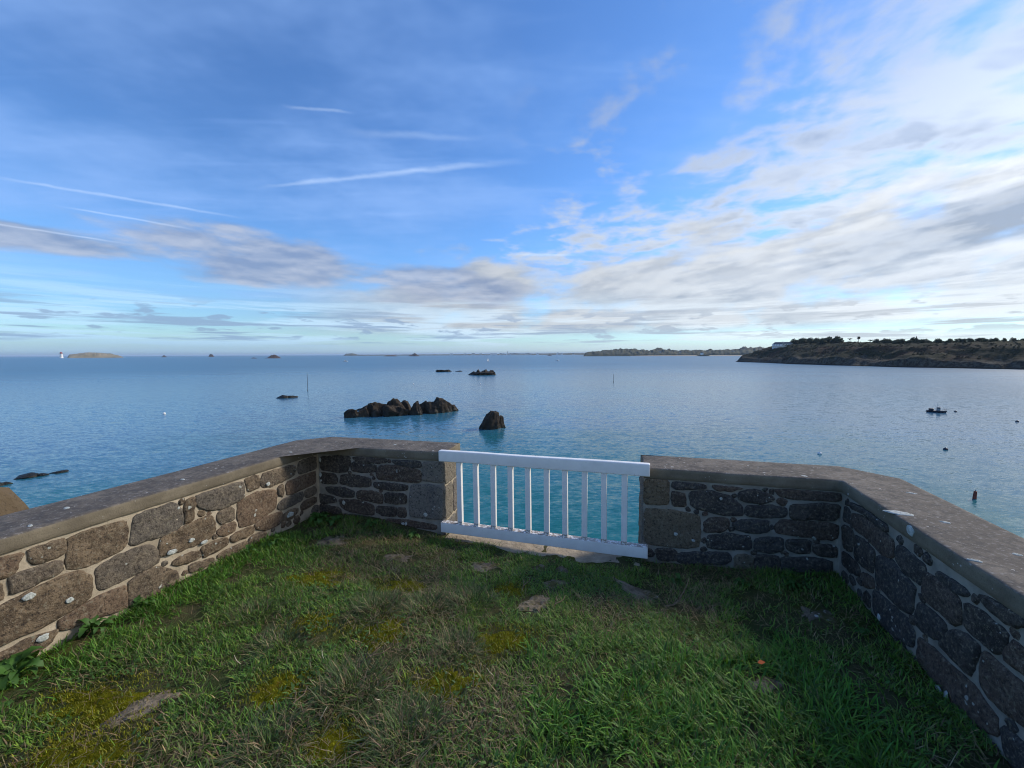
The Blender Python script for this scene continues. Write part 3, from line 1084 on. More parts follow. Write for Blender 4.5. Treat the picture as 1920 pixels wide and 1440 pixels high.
def stone_mesh(poly, seed, h=0.011, flat=False, gr=0.010):
    """poly: (u, z) outline in metres; returns verts as (u, z, proud) and faces."""
    rs = random.Random(seed)
    p = [Vector((a, b)) for a, b in poly]
    if sum(p[i].x * p[(i + 1) % len(p)].y - p[(i + 1) % len(p)].x * p[i].y for i in range(len(p))) < 0:
        p.reverse()
    p = grow(p, 0.002 if flat else gr)
    for _ in range(1):                       # round the corners
        q = []
        for i in range(len(p)):
            a, b = p[i], p[(i + 1) % len(p)]
            k = 0.10 if flat else 0.14
            q += [a.lerp(b, k), a.lerp(b, 1 - k)]
        p = q
    per = [0.0]
    for i in range(len(p)):
        per.append(per[-1] + (p[(i + 1) % len(p)] - p[i]).length)
    n = max(16, min(44, int(per[-1] / 0.024)))
    out, k = [], 0
    for i in range(n):
        s = per[-1] * i / n
        while per[k + 1] < s:
            k += 1
        t = (s - per[k]) / max(1e-6, per[k + 1] - per[k])
        out.append(p[k].lerp(p[(k + 1) % len(p)], t))
    c = sum(out, Vector((0, 0))) / n
    so = rs.uniform(0, 99)
    jit = []
    for q in out:
        e = mnoise.fractal(Vector((q.x * 28, q.y * 28, so)), 0.8, 2.0, 3) * 0.0085
        jit.append(q + (q - c).normalized() * e)
    size = min(max(q.x for q in out) - min(q.x for q in out), max(q.y for q in out) - min(q.y for q in out))
    ins = min(0.012, size * 0.13)
    V, F = [], []

    def ring(scale_off, dep, rough):
        for q in jit:
            d = (q - c)
            L = d.length
            w = c + d * max(0.0, (L - scale_off) / L) if scale_off < 1 else c + d * (scale_off - 1)
            k = mnoise.fractal(Vector((w.x * 17, w.y * 17, so)), 0.7, 2.0, 4) * rough
            V.append((w.x, w.y, dep + k))
    ring(-0.002, -0.03, 0)
    ring(0.0, h * 0.25, 0.001)
    ring(ins * 0.35, h * 0.78, 0.003)
    ring(ins, h, 0.0055)
    for s in (0.72, 0.42):
        ring(1 + s, h * 1.15, 0.008)
    V.append((c.x, c.y, h * 1.15))
    for r in range(5):
        for i in range(n):
            j = (i + 1) % n
            F.append((r * n + i, r * n + j, (r + 1) * n + j, (r + 1) * n + i))
    for i in range(n):
        F.append((5 * n + i, 5 * n + (i + 1) % n, 6 * n))
    return V, F


def on_wall(key, V, base=0.012):
    o, d, n = WALL[key]
    W = []
    for u, z, pr in V:
        p = o + d * u + n * (base - pr)
        W.append((p[0], p[1], z))
    return W


def place_stone(parent, key, poly, seed, m, h=0.011, flat=False):
    V, F = stone_mesh(poly, seed, h, flat, {'left': 0.009, 'fl': 0.008}.get(key, 0.009))
    W = on_wall(key, V)
    if key in ('left', 'fr'):
        pass
    o = me_obj('stone', W, F, m, parent, True)
    fix_normals(o, key)
    return o


def fix_normals(o, key):
    n = WALL[key][2]
    p = o.data.polygons[len(o.data.polygons) - 1]
    if p.normal.x * n[0] + p.normal.y * n[1] > 0:
        o.data.flip_normals()


def course_stones(u0, u1, seed):
    """regular-ish rubble courses for the stretches the photograph does not reach"""
    rs = random.Random(seed)
    z = 0.585
    out = []
    while z > -0.02:
        h = rs.uniform(0.12, 0.19)
        u = u0 + rs.uniform(0, 0.05)
        while u < u1:
            w = rs.uniform(0.16, 0.42)
            a, b, c, d = u, u + w, z - h, z
            j = lambda: rs.uniform(-0.014, 0.014)
            out.append([(a + j(), c + j()), ((a + b) / 2, c + j()), (b + j(), c + j()), (b + j(), (c + d) / 2), (b + j(), d + j() - .004), ((a + b) / 2, d + j() * .5 - .004), (a + j(), d + j() - .004), (a + j(), (c + d) / 2)])
            u += w + rs.uniform(0.022, 0.04)
        z -= h + rs.uniform(0.022, 0.034)
    return out


def seg_dist(p, a, b):
    ab = b - a
    t = max(0.0, min(1.0, (p - a).dot(ab) / max(1e-9, ab.length_squared)))
    return (p - a - ab * t).length


def chip_stones(polys, u0, u1, z0, z1, seed, limit=26):
    """small packing stones wherever the joints are wide"""
    rs = random.Random(seed)
    P = [[Vector((a / 1000, b / 1000)) for a, b in q] for q in polys]
    out, disks = [], []
    for _ in range(2600):
        c = Vector((rs.uniform(u0, u1), rs.uniform(z0, z1)))
        best = 1.0
        for q in P:
            ins = False
            for i in range(len(q)):
                a, b = q[i - 1], q[i]
                best = min(best, seg_dist(c, a, b))
                if (a.y > c.y) != (b.y > c.y) and c.x < (b.x - a.x) * (c.y - a.y) / (b.y - a.y) + a.x:
                    ins = not ins
            if ins:
                best = 0.0
            if best < 0.022:
                break
        for dc, dr in disks:
            best = min(best, (c - dc).length - dr)
        if best > 0.024:
            r = min(0.05, best - 0.012)
            disks.append((c, r))
            n = rs.choice((5, 6, 7))
            a0 = rs.uniform(0, 6)
            out.append([(c.x + math.cos(a0 + i * 6.283 / n) * r * rs.uniform(.8, 1.15), c.y + math.sin(a0 + i * 6.283 / n) * r * rs.uniform(.7, 1.1)) for i in range(n)])
            if len(out) >= limit:
                break
    return out


def lichen_patch(parent, P0, ax, ay, nrm, ru, rv, seed, lobes=0):
    """a thin crusty disc lying on a surface"""
    rs = random.Random(seed)
    V, F = [], []
    n = 22
    P0, ax, ay, nrm = Vector(P0), Vector(ax), Vector(ay), Vector(nrm)
    for r, hgt in ((1.0, -0.003), (0.93, 0.0010), (0.6, 0.0020), (0.3, 0.0016)):
        for i in range(n):
            a = 2 * math.pi * i / n
            k = 1 + 0.34 * mnoise.noise(Vector((math.cos(a) * 1.7 + seed, math.sin(a) * 1.7, 0.3))) + 0.06 * mnoise.noise(Vector((math.cos(a) * 6 + seed, math.sin(a) * 6, 2)))
            q = P0 + ax * (math.cos(a) * ru * k * r) + ay * (math.sin(a) * rv * k * r) + nrm * (hgt + rs.uniform(-.0008, .0012))
            V.append(q)
    V.append(P0 + nrm * 0.004)
    for r in range(3):
        for i in range(n):
            j = (i + 1) % n
            F.append((r * n + i, r * n + j, (r + 1) * n + j, (r + 1) * n + i))
    for i in range(n):
        F.append((3 * n + i, 3 * n + (i + 1) % n, 4 * n))
    return me_obj('lichen_patch', V, F, MAT['lichen'], parent, True)


def wall_lichen(parent, key, u, z, ru, rv, seed, out=0.016):
    o, d, n = WALL[key]
    p = o + d * u - n * (out - 0.012)
    return lichen_patch(parent, (p[0], p[1], z), (d[0], d[1], 0), (0, 0, 1), (-n[0], -n[1], 0), ru, rv, seed)


def end_stones(parent, o, nrm_out, along, seed, m):
    """dressed stones on the jamb of the gateway; nrm_out points into the opening, along runs through the wall"""
    zz = [(-0.14, 0.0), (0.018, 0.345), (0.362, 0.586)]
    for k, (a, b) in enumerate(zz):
        cut = (0.27, 0.20, 0.30)[k]
        for u0, u1 in ((0.010, cut), (cut + 0.018, 0.425)):
            V, F = stone_mesh([(u0, a), (u1, a), (u1, b), (u0, b)], seed + k * 7 + int(u0 * 100), 0.008, True)
            W = [(o[0] + along[0] * u + nrm_out[0] * pr, o[1] + along[1] * u + nrm_out[1] * pr, z) for u, z, pr in V]
            s = me_obj('stone', W, F, m, parent, True)
            p = s.data.polygons[-1]
            if p.normal.x * nrm_out[0] + p.normal.y * nrm_out[1] < 0:
                s.data.flip_normals()


def build_walls():
    zl = [(-0.6, 0), (-0.15, 0)] + [(-0.12 + i * 0.03, 0) for i in range(25)]
    cop = [(COP_BOT, 0.004), (COP_BOT + 0.004, 0.0), (COP_BOT + 0.03, 0.0), (COP_BOT + 0.058, 0.0), (COP_TOP - 0.010, 0.001), (COP_TOP - 0.003, 0.006), (COP_TOP, 0.016), (COP_TOP + 0.001, 0.05)]
    # left L
    wl = thing('stone_parapet_wall', 'low stone parapet with sunlit tan mortar, turning the corner left of the white gate', 'wall')
    pts, _ = L_outline(LC, D_L, N_L, 5.2, D_FL, N_FL, 1.359, 0.012, 0.42, 0.24)
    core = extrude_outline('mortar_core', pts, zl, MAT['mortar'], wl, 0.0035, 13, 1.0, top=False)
    core.data.materials.append(MAT['shademortar'])  # front leg faces take the mortar with shade in its colour
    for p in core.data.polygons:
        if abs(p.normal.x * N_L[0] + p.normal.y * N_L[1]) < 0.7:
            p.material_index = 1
    pts, _ = L_outline(LC, D_L, N_L, 5.25, D_FL, N_FL, 1.362, 0.0, 0.44, 0.25)
    extrude_outline('coping', pts, cop, MAT['coping'], wl, 0.004, 7, 2.0)
    sd = 100
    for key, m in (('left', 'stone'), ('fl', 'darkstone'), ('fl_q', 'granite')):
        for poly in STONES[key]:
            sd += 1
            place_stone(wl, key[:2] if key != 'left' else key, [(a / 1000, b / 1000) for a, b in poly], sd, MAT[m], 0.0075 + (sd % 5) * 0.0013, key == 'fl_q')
    for poly in course_stones(2.24, 4.3, 5):
        sd += 1
        place_stone(wl, 'left', poly, sd, MAT['stone'])
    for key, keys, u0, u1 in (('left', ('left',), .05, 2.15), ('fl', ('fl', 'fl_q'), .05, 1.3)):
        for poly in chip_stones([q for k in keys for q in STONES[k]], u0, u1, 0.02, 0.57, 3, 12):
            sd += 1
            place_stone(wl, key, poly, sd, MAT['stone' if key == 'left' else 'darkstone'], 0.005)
    end_stones(wl, FLE, D_FL, N_FL, 300, MAT['granite'])
    for i, (k, u, z, a, b) in enumerate((('fl', .022, .540, .012, .0225), ('fl', .020, .385, .013, .024), ('fl', .024, .325, .010, .012), ('fl', 1.163, .064, .020, .022), ('fl', .923, -.046, .017, .014), ('fl', .955, -.046, .014, .016),
                                         ('left', .376, .112, .040, .0225), ('left', .592, .472, .020, .018), ('left', 2.049, .328, .026, .018), ('left', 1.894, .215, .018, .016), ('left', 2.012, .072, .026, .020),
                                         ('left', 1.152, .209, .026, .014), ('left', 1.371, .238, .028, .018), ('left', 1.236, .262, .020, .014), ('fl', .277, .112, .018, .020))):
        wall_lichen(wl, k, u, z, a, b, 10 + i, 0.0190)
    # right L
    wr = thing('stone_parapet_wall', 'low dark stone parapet in shade, turning the corner right of the white gate', 'wall')
    pts, _ = L_outline(RC, D_R, N_R, 5.0, D_FR, N_FR, 1.357, 0.012, 0.42, 0.27)
    extrude_outline('mortar_core', pts, zl, MAT['shademortar'], wr, 0.0045, 13, 5.0, top=False)
    pts, _ = L_outline(RC, D_R, N_R, 5.05, D_FR, N_FR, 1.360, 0.0, 0.44, 0.28)
    extrude_outline('coping', pts, cop, MAT['coping'], wr, 0.004, 7, 6.0)
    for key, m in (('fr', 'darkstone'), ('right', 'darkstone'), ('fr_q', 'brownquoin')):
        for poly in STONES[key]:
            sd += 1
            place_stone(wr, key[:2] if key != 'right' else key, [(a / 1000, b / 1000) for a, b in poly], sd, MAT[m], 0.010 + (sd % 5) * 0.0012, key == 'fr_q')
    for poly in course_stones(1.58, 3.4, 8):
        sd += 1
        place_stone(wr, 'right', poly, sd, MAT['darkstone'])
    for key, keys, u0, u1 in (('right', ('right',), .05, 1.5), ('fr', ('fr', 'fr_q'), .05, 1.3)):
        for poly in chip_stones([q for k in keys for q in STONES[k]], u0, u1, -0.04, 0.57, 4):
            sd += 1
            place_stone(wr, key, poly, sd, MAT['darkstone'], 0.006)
    end_stones(wr, FRS, D_FR, N_FR, 400, MAT['granite'])
    for i, (k, u, z, a, b, o) in enumerate((('right', .783, .645, .034, .028, .012), ('right', 1.120, -.050, .020, .026, .023), ('right', 1.085, -.005, .020, .013, .023), ('right', 1.060, -.030, .015, .020, .023), ('right', 1.135, .000, .012, .026, .023),
                                            ('right', .958, -.029, .016, .028, .023), ('right', .575, .022, .013, .020, .023), ('fr', 1.106, .159, .016, .015, .0225), ('fr', .976, .122, .014, .010, .0225), ('fr', .788, .478, .010, .010, .0225))):
        wall_lichen(wr, k, u, z, a, b, 60 + i, o)
    for i, (x, y, a, b) in enumerate(((2.228, 2.228, .060, .034), (2.186, 2.921, .022, .016), (2.35, 2.10, .020, .014), (2.05, 1.70, .024, .012), (2.62, 2.55, .03, .012), (2.30, 1.75, .018, .012))):
        lichen_patch(wr, (x, y, COP_TOP + 0.001), (0.8, -0.6, 0), (0.6, 0.8, 0), (0, 0, 1), a, b, 90 + i)
    for i, (x, y, a, b) in enumerate(((-2.10, 3.72, .022, .012), (-2.45, 2.9, .024, .012), (-2.70, 2.35, .026, .014), (-2.62, 2.10, .020, .010), (-1.2, 4.02, .02, .012))):
        lichen_patch(wl, (x, y, COP_TOP + 0.001), (0.8, -0.6, 0), (0.6, 0.8, 0), (0, 0, 1), a, b, 120 + i)


# ------------------------------------------------------------------ gate and threshold
def build_gate():
    gd, gn = Vector((0.95596, -0.29348, 0)), Vector((0.29348, 0.95596, 0))
    root = thing('wooden_gate', 'white painted low wooden gate closing the gap in the parapet', 'gate', (-0.66638, 3.61447, 0))
    root.rotation_euler = (0, R(-0.5), math.atan2(gd.y, gd.x))

    def rail(name, x0, x1, z0, z1, y0, y1, bev, seed):
        bm = bmesh.new()
        bm_box(bm, ((x0 + x1) / 2, (y0 + y1) / 2, (z0 + z1) / 2), (x1 - x0, y1 - y0, z1 - z0), bev, 3)
        bmesh.ops.subdivide_edges(bm, edges=[e for e in bm.edges if abs(e.verts[0].co.x - e.verts[1].co.x) > 0.5], cuts=24)
        for v in bm.verts:
            v.co.z += mnoise.noise(Vector((v.co.x * 1.7, seed, 0))) * 0.0030
            v.co.y += mnoise.noise(Vector((v.co.x * 1.3, seed, 5))) * 0.0030
        return bm_obj(name, bm, MAT['paint'], root, True)
    rail('top_rail', -0.012, 1.838, 0.613, 0.714, 0.0, 0.056, 0.009, 1)
    rail('bottom_rail', -0.006, 1.829, -0.060, 0.034, 0.0, 0.066, 0.006, 2)
    bm = bmesh.new()
    bm_box(bm, (0, 0, 0.3235), (0.046, 0.040, 0.581), 0.004, 2)
    me = bpy.data.meshes.new('baluster')
    bm.to_mesh(me)
    bm.free()
    me.materials.append(MAT['paint'])
    rs = random.Random(4)
    for x in (0.185, 0.347, 0.513, 0.675, 0.836, 0.999, 1.160, 1.322, 1.484, 1.645):
        o = ob('baluster', me, root, (x, 0.031, 0))
        o.rotation_euler = (rs.uniform(-.004, .004), rs.uniform(-.005, .005), rs.uniform(-.06, .06))
    # bolts that hold the rails to the piers
    bm = bmesh.new()
    bm_tube(bm, [(0, 0.05, 0), (0, 0.098, 0)], 0.012, 10)
    me = bpy.data.meshes.new('fixing_bolt')
    bm.to_mesh(me)
    bm.free()
    me.materials.append(MAT['rust'])
    for x, z in ((0.008, 0.66), (1.815, 0.66), (0.010, -0.01), (1.815, -0.01)):
        ob('fixing_bolt', me, root, (x, 0, z))
    # threshold slab under the gate
    V, F = [], []
    nx, ny = 60, 14
    for j in range(ny + 1):
        for i in range(nx + 1):
            u = 0.03 + 1.74 * i / nx
            edge = -0.09 - 0.10 * sst(u, 0.45, 0.80) * (1 - 0.95 * sst(u, 1.15, 1.6)) + 0.05 * (fbm(u * 5, 1.0, 3, 44) - 0.5)
            v = float(edge + (0.08 - edge) * j / ny)
            p = Vector((FLE[0], FLE[1], 0)) + gd * u + gn * v
            e = min(j / 2.0, 1.0)
            z = -0.116 - 0.12 * (1 - e) + 0.020 * (float(fbm(u * 9, v * 9, 3, 12)) - 0.5) + 0.010 * u / 1.79
            V.append((p.x, p.y, z))
    for j in range(ny):
        for i in range(nx):
            a = j * (nx + 1) + i
            F.append((a, a + 1, a + nx + 2, a + nx + 1))
    tag(me_obj('threshold_slab', V, F, MAT['threshold'], smooth=True), 'pale worn stone threshold showing under the white gate', 'threshold')


build_walls()
build_gate()

# ------------------------------------------------------------------ rocks, moss and plants of the lawn
ROCKS = [  # x, y, rx, ry, height, turn, seed, label
    (-1.56, 3.33, .28, .17, .050, 20, 1, 'rounded mossy rock in the grass by the left wall corner'),
    (-1.02, 3.12, .22, .09, .030, 10, 2, 'long flat rock showing through turf in front of the left pier'),
    (-0.22, 2.99, .19, .14, .035, -15, 3, 'grey lichened rock in the turf just left of the gate middle'),
    (0.20, 3.03, .10, .10, .050, 30, 4, 'brown broken rock in front of the gate sill'),
    (0.39, 2.99, .075, .055, .060, -20, 5, 'small squarish stone lying in front of the gate sill'),
    (0.13, 2.50, .16, .15, .045, 15, 6, 'pale tan rock bare in the middle of the lawn'),
    (0.90, 2.66, .15, .30, .040, 35, 7, 'long flaky rock slab before the right pier'),
    (-1.74, 1.67, .22, .10, .045, 35, 8, 'grey rock among brown moss near the left wall'),
    (1.23, 1.82, .16, .13, .030, -10, 9, 'brown flaky rock half sunk in lush grass by the orange leaf'),
    (1.90, 2.36, .17, .12, .030, 25, 10, 'dark flat rock on bare soil under the right wall'),
    (0.31, 2.80, .13, .08, .022, 5, 11, 'thin brown rock flake behind the pale tan rock'),
]
MOSS = [  # x, y, rx, ry, seed, label
    (-1.13, 1.80, 0.15, 0.11, 1, 'bright yellow green moss cushion left of the dark tussocks'),
    (-0.77, 2.21, 0.18, 0.15, 2, 'yellow green moss strip beside the tall middle tussock'),
    (-0.05, 2.15, 0.21, 0.12, 3, 'broad olive moss cushion in the middle of the lawn'),
    (-1.92, 1.72, 0.28, 0.15, 4, 'brownish moss around the grey rock near the left wall'),
    (-0.30, 1.84, 0.19, 0.12, 5, 'thin moss patch among dry grass in the lower middle'),
    (-0.75, 1.55, 0.16, 0.11, 6, 'moss patch at the bottom edge between two tussocks'),
    (-0.78, 2.72, 0.20, 0.11, 7, 'mossy turf patch before the left pier'),
    (-1.75, 1.48, 0.33, 0.12, 8, 'dark brown moss below the grey rock'),
    (-1.20, 2.28, 0.15, 0.10, 9, 'small olive moss patch in the left part of the lawn'),
    (-0.02, 2.68, 0.15, 0.09, 10, 'moss tucked behind the pale tan rock'),
    (-1.42, 2.75, 0.25, 0.12, 11, 'brown green moss in the short turf by the left wall'),
]
TUSS = [  # x, y, radius, height, seed, label
    (-0.86, 2.42, .15, .13, 1, 'tall dark grass tussock in the left middle of the lawn'),
    (-0.80, 1.80, .17, .13, 2, 'wide dark grass tussock between moss patches in the lower left'),
    (-0.46, 1.56, .16, .14, 3, 'dark spiky grass tussock at the bottom edge'),
    (-0.28, 2.50, .15, .11, 4, 'grass tussock left of the pale tan rock'),
    (-1.30, 2.10, .14, .09, 5, 'low grey green tussock towards the left wall'),
    (-0.32, 2.08, .12, .09, 6, 'small tussock beside the broad olive moss cushion'),
    (-0.56, 2.42, .14, .10, 7, 'dense tussock between the two middle tussocks'),
    (-1.02, 1.52, .14, .10, 8, 'shaggy tussock at the bottom edge towards the left'),
    (-1.60, 2.35, .13, .09, 9, 'loose green tussock near the left wall foot'),
]


def build_rocks():
    for x, y, rx, ry, h, rot, sd, lab in ROCKS:
        v, f = rock_geo(200 + sd, (1, 1, 1), 4, 14, 0.30, 2.8, 0.5)
        v = v / np.abs(v).max(0)
        v = v * np.array([rx, ry, h])
        a = R(rot)
        v = v @ np.array([[math.cos(a), math.sin(a), 0], [-math.sin(a), math.cos(a), 0], [0, 0, 1]])
        o = me_obj('exposed_rock', v, f, MAT['fieldrock'], None, False, (x, y, gz(x, y) - 0.62 * h + 0.004))
        tag(o, lab, 'rock', 'rocks showing through the lawn')


def build_moss():
    for x, y, rx, ry, sd, lab in MOSS:
        V, F = [], []
        n, rings = 40, 8
        for r in range(rings + 1):
            t = r / rings
            for i in range(n):
                a = 2 * math.pi * i / n
                k = 1 + 0.55 * mnoise.fractal(Vector((math.cos(a) * 1.4 + sd * 3, math.sin(a) * 1.4, sd)), 0.8, 2.0, 3)
                px, py = x + math.cos(a) * rx * k * t, y + math.sin(a) * ry * k * t
                hh = 0.020 * (1 - t ** 2) - 0.014 + 0.014 * mnoise.fractal(Vector((px * 22, py * 22, sd)), 0.8, 2, 3)
                V.append((px, py, gz(px, py) + hh + 0.006))
        for r in range(rings):
            for i in range(n):
                j = (i + 1) % n
                F.append((r * n + i, r * n + j, (r + 1) * n + j, (r + 1) * n + i) if r else (i, n + i, n + j)[::-1])
        o = me_obj('moss_patch', V, F, MAT['moss'], None, True)
        tag(o, lab, 'moss', 'moss cushions in the lawn')


build_rocks()
build_moss()


# ------------------------------------------------------------------ grass
def blades(name, x, y, z, head, L, lean, droop, width, col, parent=None, m=None):
    """ribbons with two quads and a tip each; arrays of equal length"""
    n = len(x)
    ts = np.array([0.0, 0.42, 0.78, 1.0])
    ws = np.array([1.0, 0.85, 0.5, 0.0])
    hx, hy = np.cos(head), np.sin(head)
    sx, sy = -hy, hx
    V = np.zeros((n, 7, 3))
    k = 0
    up = np.sqrt(np.maximum(0.02, 1 - lean ** 2))
    for i, t in enumerate(ts):
        out = L * (lean * t + droop * t * t * 0.55)
        zz = z + L * (up * t - droop * t * t * 0.55) - (0.006 if i == 0 else 0)
        zz = np.maximum(zz, z + 0.002 * (i > 0))
        cx, cy = x + hx * out, y + hy * out
        if i < 3:
            w = width * ws[i] * 0.5
            V[:, k, 0], V[:, k, 1], V[:, k, 2] = cx - sx * w, cy - sy * w, zz
            V[:, k + 1, 0], V[:, k + 1, 1], V[:, k + 1, 2] = cx + sx * w, cy + sy * w, zz
            k += 2
        else:
            V[:, k, 0], V[:, k, 1], V[:, k, 2] = cx, cy, zz
    me = bpy.data.meshes.new(name)
    b = (np.arange(n) * 7)[:, None]
    loops = (b + np.array([0, 1, 3, 2, 2, 3, 5, 4, 4, 5, 6])[None]).ravel()
    starts = (np.arange(n) * 11)[:, None] + np.array([0, 4, 8])[None]
    me.vertices.add(n * 7)
    me.vertices.foreach_set('co', V.ravel())
    me.loops.add(n * 11)
    me.loops.foreach_set('vertex_index', loops.astype(np.int32))
    me.polygons.add(n * 3)
    me.polygons.foreach_set('loop_start', starts.ravel().astype(np.int32))
    me.update(calc_edges=True)
    me.validate()
    at = me.color_attributes.new('tint', 'FLOAT_COLOR', 'POINT')
    c4 = np.ones((n, 7, 4), np.float32)
    c4[:, :, :3] = col[:, None, :]
    at.data.foreach_set('color', c4.ravel())
    me.materials.append(m or MAT['grass'])
    return ob(name, me, parent)


rg = np.random.RandomState(11)


def lawn_points(n, ymin=0.6):
    x = rg.uniform(-3.2, 2.4, n * 2)
    y = rg.uniform(ymin, 4.0, n * 2)
    dl = (x - LC[0]) * N_L[0] + (y - LC[1]) * N_L[1]
    dr = (x - RC[0]) * N_R[0] + (y - RC[1]) * N_R[1]
    df = np.maximum((x - FLE[0]) * N_FL[0] + (y - FLE[1]) * N_FL[1], (x - FRS[0]) * N_FR[0] + (y - FRS[1]) * N_FR[1])
    k = (dl < 0.0) & (dr < 0.0) & (df < 0.0) & (np.abs(x) < 0.75 + 1.32 * y)
    return x[k][:n], y[k][:n]


def fields(x, y):
    """0..1 maps over the lawn"""
    bare = np.zeros_like(x)
    for rx_, ry_, a, b, h, rot, sd, _ in ROCKS:
        t = R(rot)
        dx, dy = x - rx_, y - ry_
        u = (dx * math.cos(t) + dy * math.sin(t)) / a
        v = (-dx * math.sin(t) + dy * math.cos(t)) / b
        bare = np.maximum(bare, 1 - sst(np.hypot(u, v) + 0.8 * (fbm(x * 11, y * 11, 2, 300 + sd) - 0.5), 0.45, 0.85))
    moss = np.zeros_like(x)
    for mx_, my_, a, b, sd, _ in MOSS:
        moss = np.maximum(moss, 1 - sst(np.hypot((x - mx_) / a, (y - my_) / b) + 2.0 * (fbm(x * 8, y * 8, 3, 70 + sd) - 0.5), 0.55, 1.25))
    # threshold
    ug = (x - FLE[0]) * 0.95596 + (y - FLE[1]) * -0.2935
    vg = (x - FLE[0]) * 0.2935 + (y - FLE[1]) * 0.95596
    sill = sst(ug, 0.40, 0.65) * sst(ug, 1.85, 1.65) * sst(vg, -0.20, -0.15)
    bare = np.maximum(bare, sill)
    n1 = fbm(x * 2.2, y * 2.2, 3, 51)
    lush = sst(x + 0.7 * (n1 - 0.5), 0.02, 0.26) * sst(y + 0.5 * (n1 - 0.5), 2.35, 2.0) * sst(x, 1.75, 1.45)
    dl = -((x - LC[0]) * N_L[0] + (y - LC[1]) * N_L[1])
    leftfoot = sst(dl, 0.62, 0.12) * sst(y, 3.7, 3.2)
    soil = sst(np.hypot((x - 1.82) / 0.42, (y - 2.36) / 0.33) + 0.8 * (n1 - 0.5), 1.15, 0.7)
    dry = sst(fbm(x * 1.6 + 5, y * 1.6, 4, 61) + 0.10 * np.exp(-((x + 0.35) / 0.7) ** 2 - ((y - 1.75) / 0.5) ** 2), 0.46, 0.62) * (1 - lush) * (1 - 0.7 * leftfoot)
    return bare, moss, lush, leftfoot, soil, dry


def pick(cols, w, n):
    """one colour per blade out of a weighted list, jittered"""
    idx = rg.choice(len(cols), n, p=np.array(w) / sum(w))
    c = np.array(cols)[idx]
    return np.clip(c * rg.uniform(0.7, 1.3, (n, 1)) * rg.uniform(0.9, 1.1, (n, 3)), 0, 1)


GREEN = [(0.129, 0.244, 0.026), (0.094, 0.212, 0.029), (0.19, 0.293, 0.029), (0.155, 0.208, 0.054), (0.077, 0.154, 0.026)]
DRY = [(0.254, 0.191, 0.098), (0.343, 0.272, 0.149), (0.178, 0.123, 0.064), (0.134, 0.093, 0.051)]
LUSH = [(0.064, 0.187, 0.013), (0.092, 0.232, 0.02), (0.049, 0.143, 0.02), (0.134, 0.267, 0.028), (0.039, 0.106, 0.013)]


